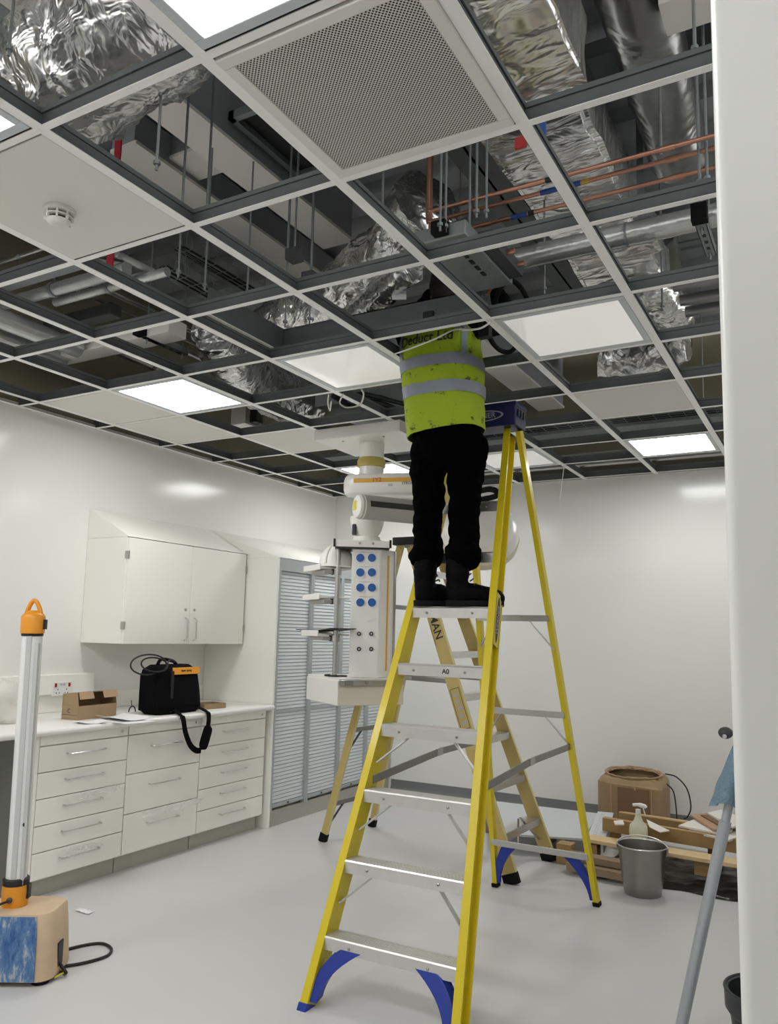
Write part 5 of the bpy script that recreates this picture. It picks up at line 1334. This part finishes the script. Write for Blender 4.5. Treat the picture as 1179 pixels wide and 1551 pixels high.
# rough offcuts stacked under its left end
for k, (a, b, w_, h, lb) in enumerate((((-.26, 3.80, .048), (.12, 3.76, .048), .08, .045, 'lowest timber offcut beside the bucket'), ((-.28, 3.86, .095), (.10, 3.83, .095), .09, .04, 'middle timber offcut stacked beside the bucket'))):
    tag(MB().bar(a, b, h, w_).build('timber_offcut', 'timber_grey', bevel=.002), lb, 'timber', 'offcuts by the pallet')
tag(MB().bar((-.345, 4.02, .0), (-.345, 4.02, .125), .10, .10, (1, 0, 0)).build('timber_block', 'timber', bevel=.003), 'square timber block under the pale sheet left of the pallet', 'timber')
# pale sheet laid on the floor stuff
A, B, C_, D_ = Z(748, 1213, .135), Z(908, 1232, .135), Z(884, 1270, .135), Z(752, 1262, .135)
tag(MB().add([A, B, C_, D_, A-up*.014, B-up*.014, C_-up*.014, D_-up*.014], [(0, 1, 2, 3), (7, 6, 5, 4), (0, 4, 5, 1), (1, 5, 6, 2), (2, 6, 7, 3), (3, 7, 4, 0)]).build('board_sheet', 'board_sheet'), 'large pale sheet lying low behind the ladder feet', 'sheet')
for x in (-.62, -1.05): tag(MB().bar((x, 4.5, .0), (x, 4.5, .121), .09, .09, (1, 0, 0)).build('timber_block', 'timber_grey', bevel=.003), f'timber block under the {"right" if x > -1 else "left"} part of the large pale sheet', 'timber')
# perforated tray offcut leaning on it
A, B, C_, D_ = Z(906, 1229, .21), Z(930, 1231, .21), Z(914, 1279, .165), Z(887, 1273, .165)
n_ = (B-A).cross(D_-A).normalized(); n_ = n_ if n_.z > 0 else -n_
t = thing('metal_tray', 'folded white metal tray with rows of holes on the pallet end', 'tray', (A+B+C_+D_)/4)
MB().add([A, B, C_, D_, A-n_*.006, B-n_*.006, C_-n_*.006, D_-n_*.006], [(0, 1, 2, 3), (7, 6, 5, 4), (0, 4, 5, 1), (1, 5, 6, 2), (2, 6, 7, 3), (3, 7, 4, 0)]).build('tray', 'board_sheet', t)
MB().add([B, C_, C_-n_*.05, B-n_*.05, B+(B-A)*.06, C_+(C_-D_)*.06, C_+(C_-D_)*.06-n_*.05, B+(B-A)*.06-n_*.05], [(0, 1, 2, 3), (7, 6, 5, 4), (0, 4, 5, 1), (1, 5, 6, 2), (2, 6, 7, 3), (3, 7, 4, 0)]).build('folded_edge', 'alu_grey', t)
mb = MB()
for i in range(14):
    for q in (.30, .42): mb.obox((A.lerp(D_, .1+.055*i)).lerp(B.lerp(C_, .1+.055*i), q)+n_*.001, (B-A).normalized()*.004, (D_-A).normalized()*.004, n_*.0006)
mb.build('hole_rows', 'pendant_grey', t)
# torn cardboard carton
def torn():
    o = Vector((-.17, 5.20, 0)); t = thing('cardboard_box', 'big torn cardboard box with a ragged round opening by the wall', 'box', o)
    n = 64; rings = []
    pts = []
    for i in range(n):
        a = 2*PI*i/n; ca, sa = math.cos(a), math.sin(a); e = .38
        pts.append((.255*math.copysign(abs(ca)**e, ca), .165*math.copysign(abs(sa)**e, sa), a))
    for z in (0, .1, .2, .3, .355):
        rings.append([o+Vector((x*(1+.015*math.sin(5*a)), y*(1+.015*math.cos(4*a)), z+(.012*math.sin(2*a) if z > .3 else 0))) for x, y, a in pts])
    for f, z in ((.985, .375), (.93, .395), (.86, .41)):
        rings.append([o+Vector((x*f+.02*(1-f)*5*0+.004*noise.noise(Vector((a*6, z*20, 1))), y*f+.02, z+.02*math.sin(a)*1+.018*noise.noise(Vector((math.cos(a)*5, math.sin(a)*5, z*9))))) for x, y, a in pts])
    rings.append([o+Vector((.20*math.cos(a)*(1+.03*noise.noise(Vector((a*9, 2, 0)))), .02+.135*math.sin(a)*(1+.03*noise.noise(Vector((a*7, 5, 0)))), .418+.02*math.sin(a)+.02*noise.noise(Vector((math.cos(a)*7, math.sin(a)*7, 4))))) for x, y, a in pts])
    b = MB().loft(rings, caps=False).build('shell', 'cardboard', t, smooth=True, angle=40)
    so = b.modifiers.new('s', 'SOLIDIFY'); so.thickness = .006; so.offset = -1
    MB().box(o+Vector((-.24, -.15, .004)), o+Vector((.24, .15, .01))).build('bottom', 'cardboard_dark', t)
    mb = MB()
    for k in range(3):
        mb.tube([o+Vector(((.205+.006*k)*math.cos(2*PI*i/40+k), .02+(.138+.005*k)*math.sin(2*PI*i/40+k), .415+.012*k*.6+.02*math.sin(2*PI*i/40+k)+.014*noise.noise(Vector((i*.6, k*3, 0))))) for i in range(40)], .006, 6, closed=True)
    mb.build('torn_rim', 'cardboard_pale', t, smooth=True)
    for x in (-.13, .17): MB().box(o+Vector((x-.004, -.178, 0)), o+Vector((x+.004, -.163, .35))).build('fold', 'cardboard_pale', t)
    MB().box(o+Vector((-.08, -.172, .0)), o+Vector((.15, -.164, .34))).build('panel', 'cardboard_dark', t)
    mb = MB(); mb.bar(o+Vector((.04, -.17, .40)), o+Vector((.055, -.185, .33)), .012, .003, (1, 0, 0)); mb.build('torn_tab', 'cardboard_pale', t)
torn()
for k, (pts, lb) in enumerate((([(1008, 1172), (1025, 1177), (1041, 1195), (1047, 1222), (1042, 1237), (1036, 1240)], 'outer black cable looping over the side of the torn box'), ([(1010, 1187), (1020, 1198), (1024, 1218), (1026, 1243)], 'inner black cable hanging down the side of the torn box'))):
    P = [Yp(*q, 5.10) for q in pts]; tag(MB().tube(smooth_path(P, 6), .005, 6).build('black_cable', 'cable_black', smooth=True), lb, 'cable', 'cables on the torn box')
# spray bottle standing on the pallet
b = Vector((.115, 4.06, .187)); t = thing('spray_bottle', 'cream plastic trigger spray bottle standing behind the bucket', 'bottle', b)
el = lambda c, rx, ry: [c+Vector((rx*math.cos(2*PI*i/24), ry*math.sin(2*PI*i/24), 0)) for i in range(24)]
MB().loft([el(b+up*z, r, r*.7) for z, r in ((0, .052), (.005, .057), (.07, .058), (.10, .054), (.13, .028), (.165, .017), (.18, .015))]).build('bottle', 'bottle_white', t, smooth=True, angle=50)
MB().loft([el(b+up*z, .016, .016) for z in (.175, .20)]).build('collar', 'socket_white', t, smooth=True)
MB().tube(smooth_path([b+Vector((-.032, 0, .222)), b+Vector((0, 0, .228)), b+Vector((.04, 0, .222)), b+Vector((.052, 0, .215))], 4), [.010]*5+[.014]*5+[.010]*3, 10).build('spray_head', 'socket_white', t, smooth=True)
MB().bar(b+Vector((.03, 0, .215)), b+Vector((.045, 0, .165)), .006, .012, (1, 0, 0)).build('trigger', 'socket_white', t, bevel=.002)
# steel bucket
b = Vector((.225, 3.645, 0)); t = thing('steel_bucket', 'dull stainless steel bucket standing on the floor', 'bucket', b)
MB().lathe([(.10, .0), (.104, .004), (.112, .06), (.138, .268), (.140, .272), (.136, .270), (.110, .06), (.10, .012), (0, .012)], b, n=44, caps=False).build('body', 'bucket_steel', t, smooth=True)
MB().tube([b+Vector((.140*math.cos(2*PI*i/40), .140*math.sin(2*PI*i/40), .272)) for i in range(40)], .004, 8, closed=True).build('rim', 'steel', t, smooth=True)
for s in (-1, 1): MB().obox(b+Vector((s*.142, 0, .255)), Vector((.004, 0, 0)), Vector((0, .014, 0)), up*.018).build('ear', 'bucket_steel', t, bevel=.003)
MB().tube([b+Vector((.145*math.cos(PI*i/20), -.02*math.sin(PI*i/20)+.05*math.sin(PI*i/20), .262+.055*math.sin(PI*i/20))) for i in range(21)], .0035, 8).build('handle', 'steel', t, smooth=True)
# boards and tile offcuts on the pallet
def offcut(q, z, th, name, m, label):
    P = [Z(*p, z) for p in q]; k = len(P)
    mb = MB().add(P+[p-up*th for p in P], [tuple(range(k)), tuple(range(k, 2*k))[::-1]]+[(i, (i+1) % k, k+(i+1) % k, k+i) for i in range(k)])
    return tag(mb.build(name, m), label, 'board', 'offcuts on the pallet')
offcut(((1042, 1258), (1105, 1272), (1130, 1262), (1062, 1248)), .262, .012, 'board_offcut', 'board_white', 'lowest white board offcut on the pallet')
offcut(((1028, 1250), (1054, 1240), (1110, 1256), (1100, 1264)), .277, .012, 'board_offcut', 'board_white', 'white triangular board offcut on top of the lowest one')
offcut(((1046, 1234), (1072, 1231), (1108, 1252), (1082, 1256)), .294, .012, 'board_offcut', 'board_tan', 'tan board offcut lying slantwise on the white ones')
offcut(((1072, 1231), (1092, 1226), (1140, 1244), (1110, 1252)), .315, .012, 'board_offcut', 'board_white', 'white board offcut topmost at the right of the pallet')
offcut(((1062, 1234), (1100, 1233), (1128, 1246), (1090, 1250)), .302, .008, 'board_offcut', 'cardboard_dark', 'dark brown piece wedged between the boards')
P = [Z(983, 1241, .285), Z(1014, 1257, .285), Z(990, 1253, .265)]
offcut(((980, 1241), (1015, 1258), (1000, 1260), (984, 1252)), .283, .005, 'board_offcut', 'board_white', 'white splinter of board beside the spray bottle')
offcut(((930, 1243), (944, 1242), (946, 1248), (932, 1248)), .288, .008, 'board_offcut', 'board_white', 'small white offcut at the left end of the pallet')

# grey pole with a cloth
p0 = Vector((.705, 1.98, .0)); p1 = Yp(1128, 1110, 1.98); d = (p1-p0).normalized()
t = thing('pole_stand', 'grey tubular pole leaning beside the doorway wall', 'pole', p0)
MB().tube([p0, p0+d*.82], .0215, 20).build('tube', 'pole_grey', t, smooth=True)
MB().tube([p0+d*.80, p1, p1-CR*.07], .016, 16).build('upper_tube', 'pole_grey', t, smooth=True)
MB().ball(p1-CR*.07, (.026, .026, .022), 18).build('knob', 'dark_grey', t, smooth=True)
MB().lathe([(.008, 0), (.008, .006)], p1-CR*.07+Vector((0, -.024, -.01)), (0, -1, 0), n=10).build('button', 'chrome', t)
MB().tube([p0, p0+d*.03], .025, 16).build('foot', 'rubber', t, smooth=True)
# blue cloth draped on it
g = []; top = p1-d*.035; 
for i in range(25):
    a = -1.9*PI/2+1.9*PI*i/24; r = []
    for j in range(22):
        f = j/21; rad = .026+.030*f**.8+(.022*math.sin(3.5*a+1)+.012*noise.noise(Vector((a*2, f*4, 1))))*f
        q = top-d*(.235*f*(1+.06*math.cos(a*2)))+Vector((math.cos(a)*rad-.012*f, math.sin(a)*rad, 0)); r.append(q)
    g.append(r)
o = MB().sheet(g).build('cloth', 'cloth_blue', smooth=True, angle=180); tag(o, 'pale blue cloth hung over the grey pole', 'cloth')
so = o.modifiers.new('s', 'SOLIDIFY'); so.thickness = .005
# dark bin at the right edge
b = Vector((1.035, 1.86, 0)); t = thing('bin', 'dark grey round bin half hidden by the doorway wall', 'bin', b)
MB().lathe([(.105, 0), (.11, .005), (.135, .20), (.140, .20), (.15, .215), (.152, .275), (.146, .28), (.138, .275), (.13, .21), (.10, .012), (0, .012)], b, n=40, caps=False).build('body', 'bin_dark', t, smooth=True, angle=50)
MB().tube([b+Vector((.149*math.cos(2*PI*i/40), .149*math.sin(2*PI*i/40), .278)) for i in range(40)], .006, 8, closed=True).build('rim', 'bin_dark', t, smooth=True)
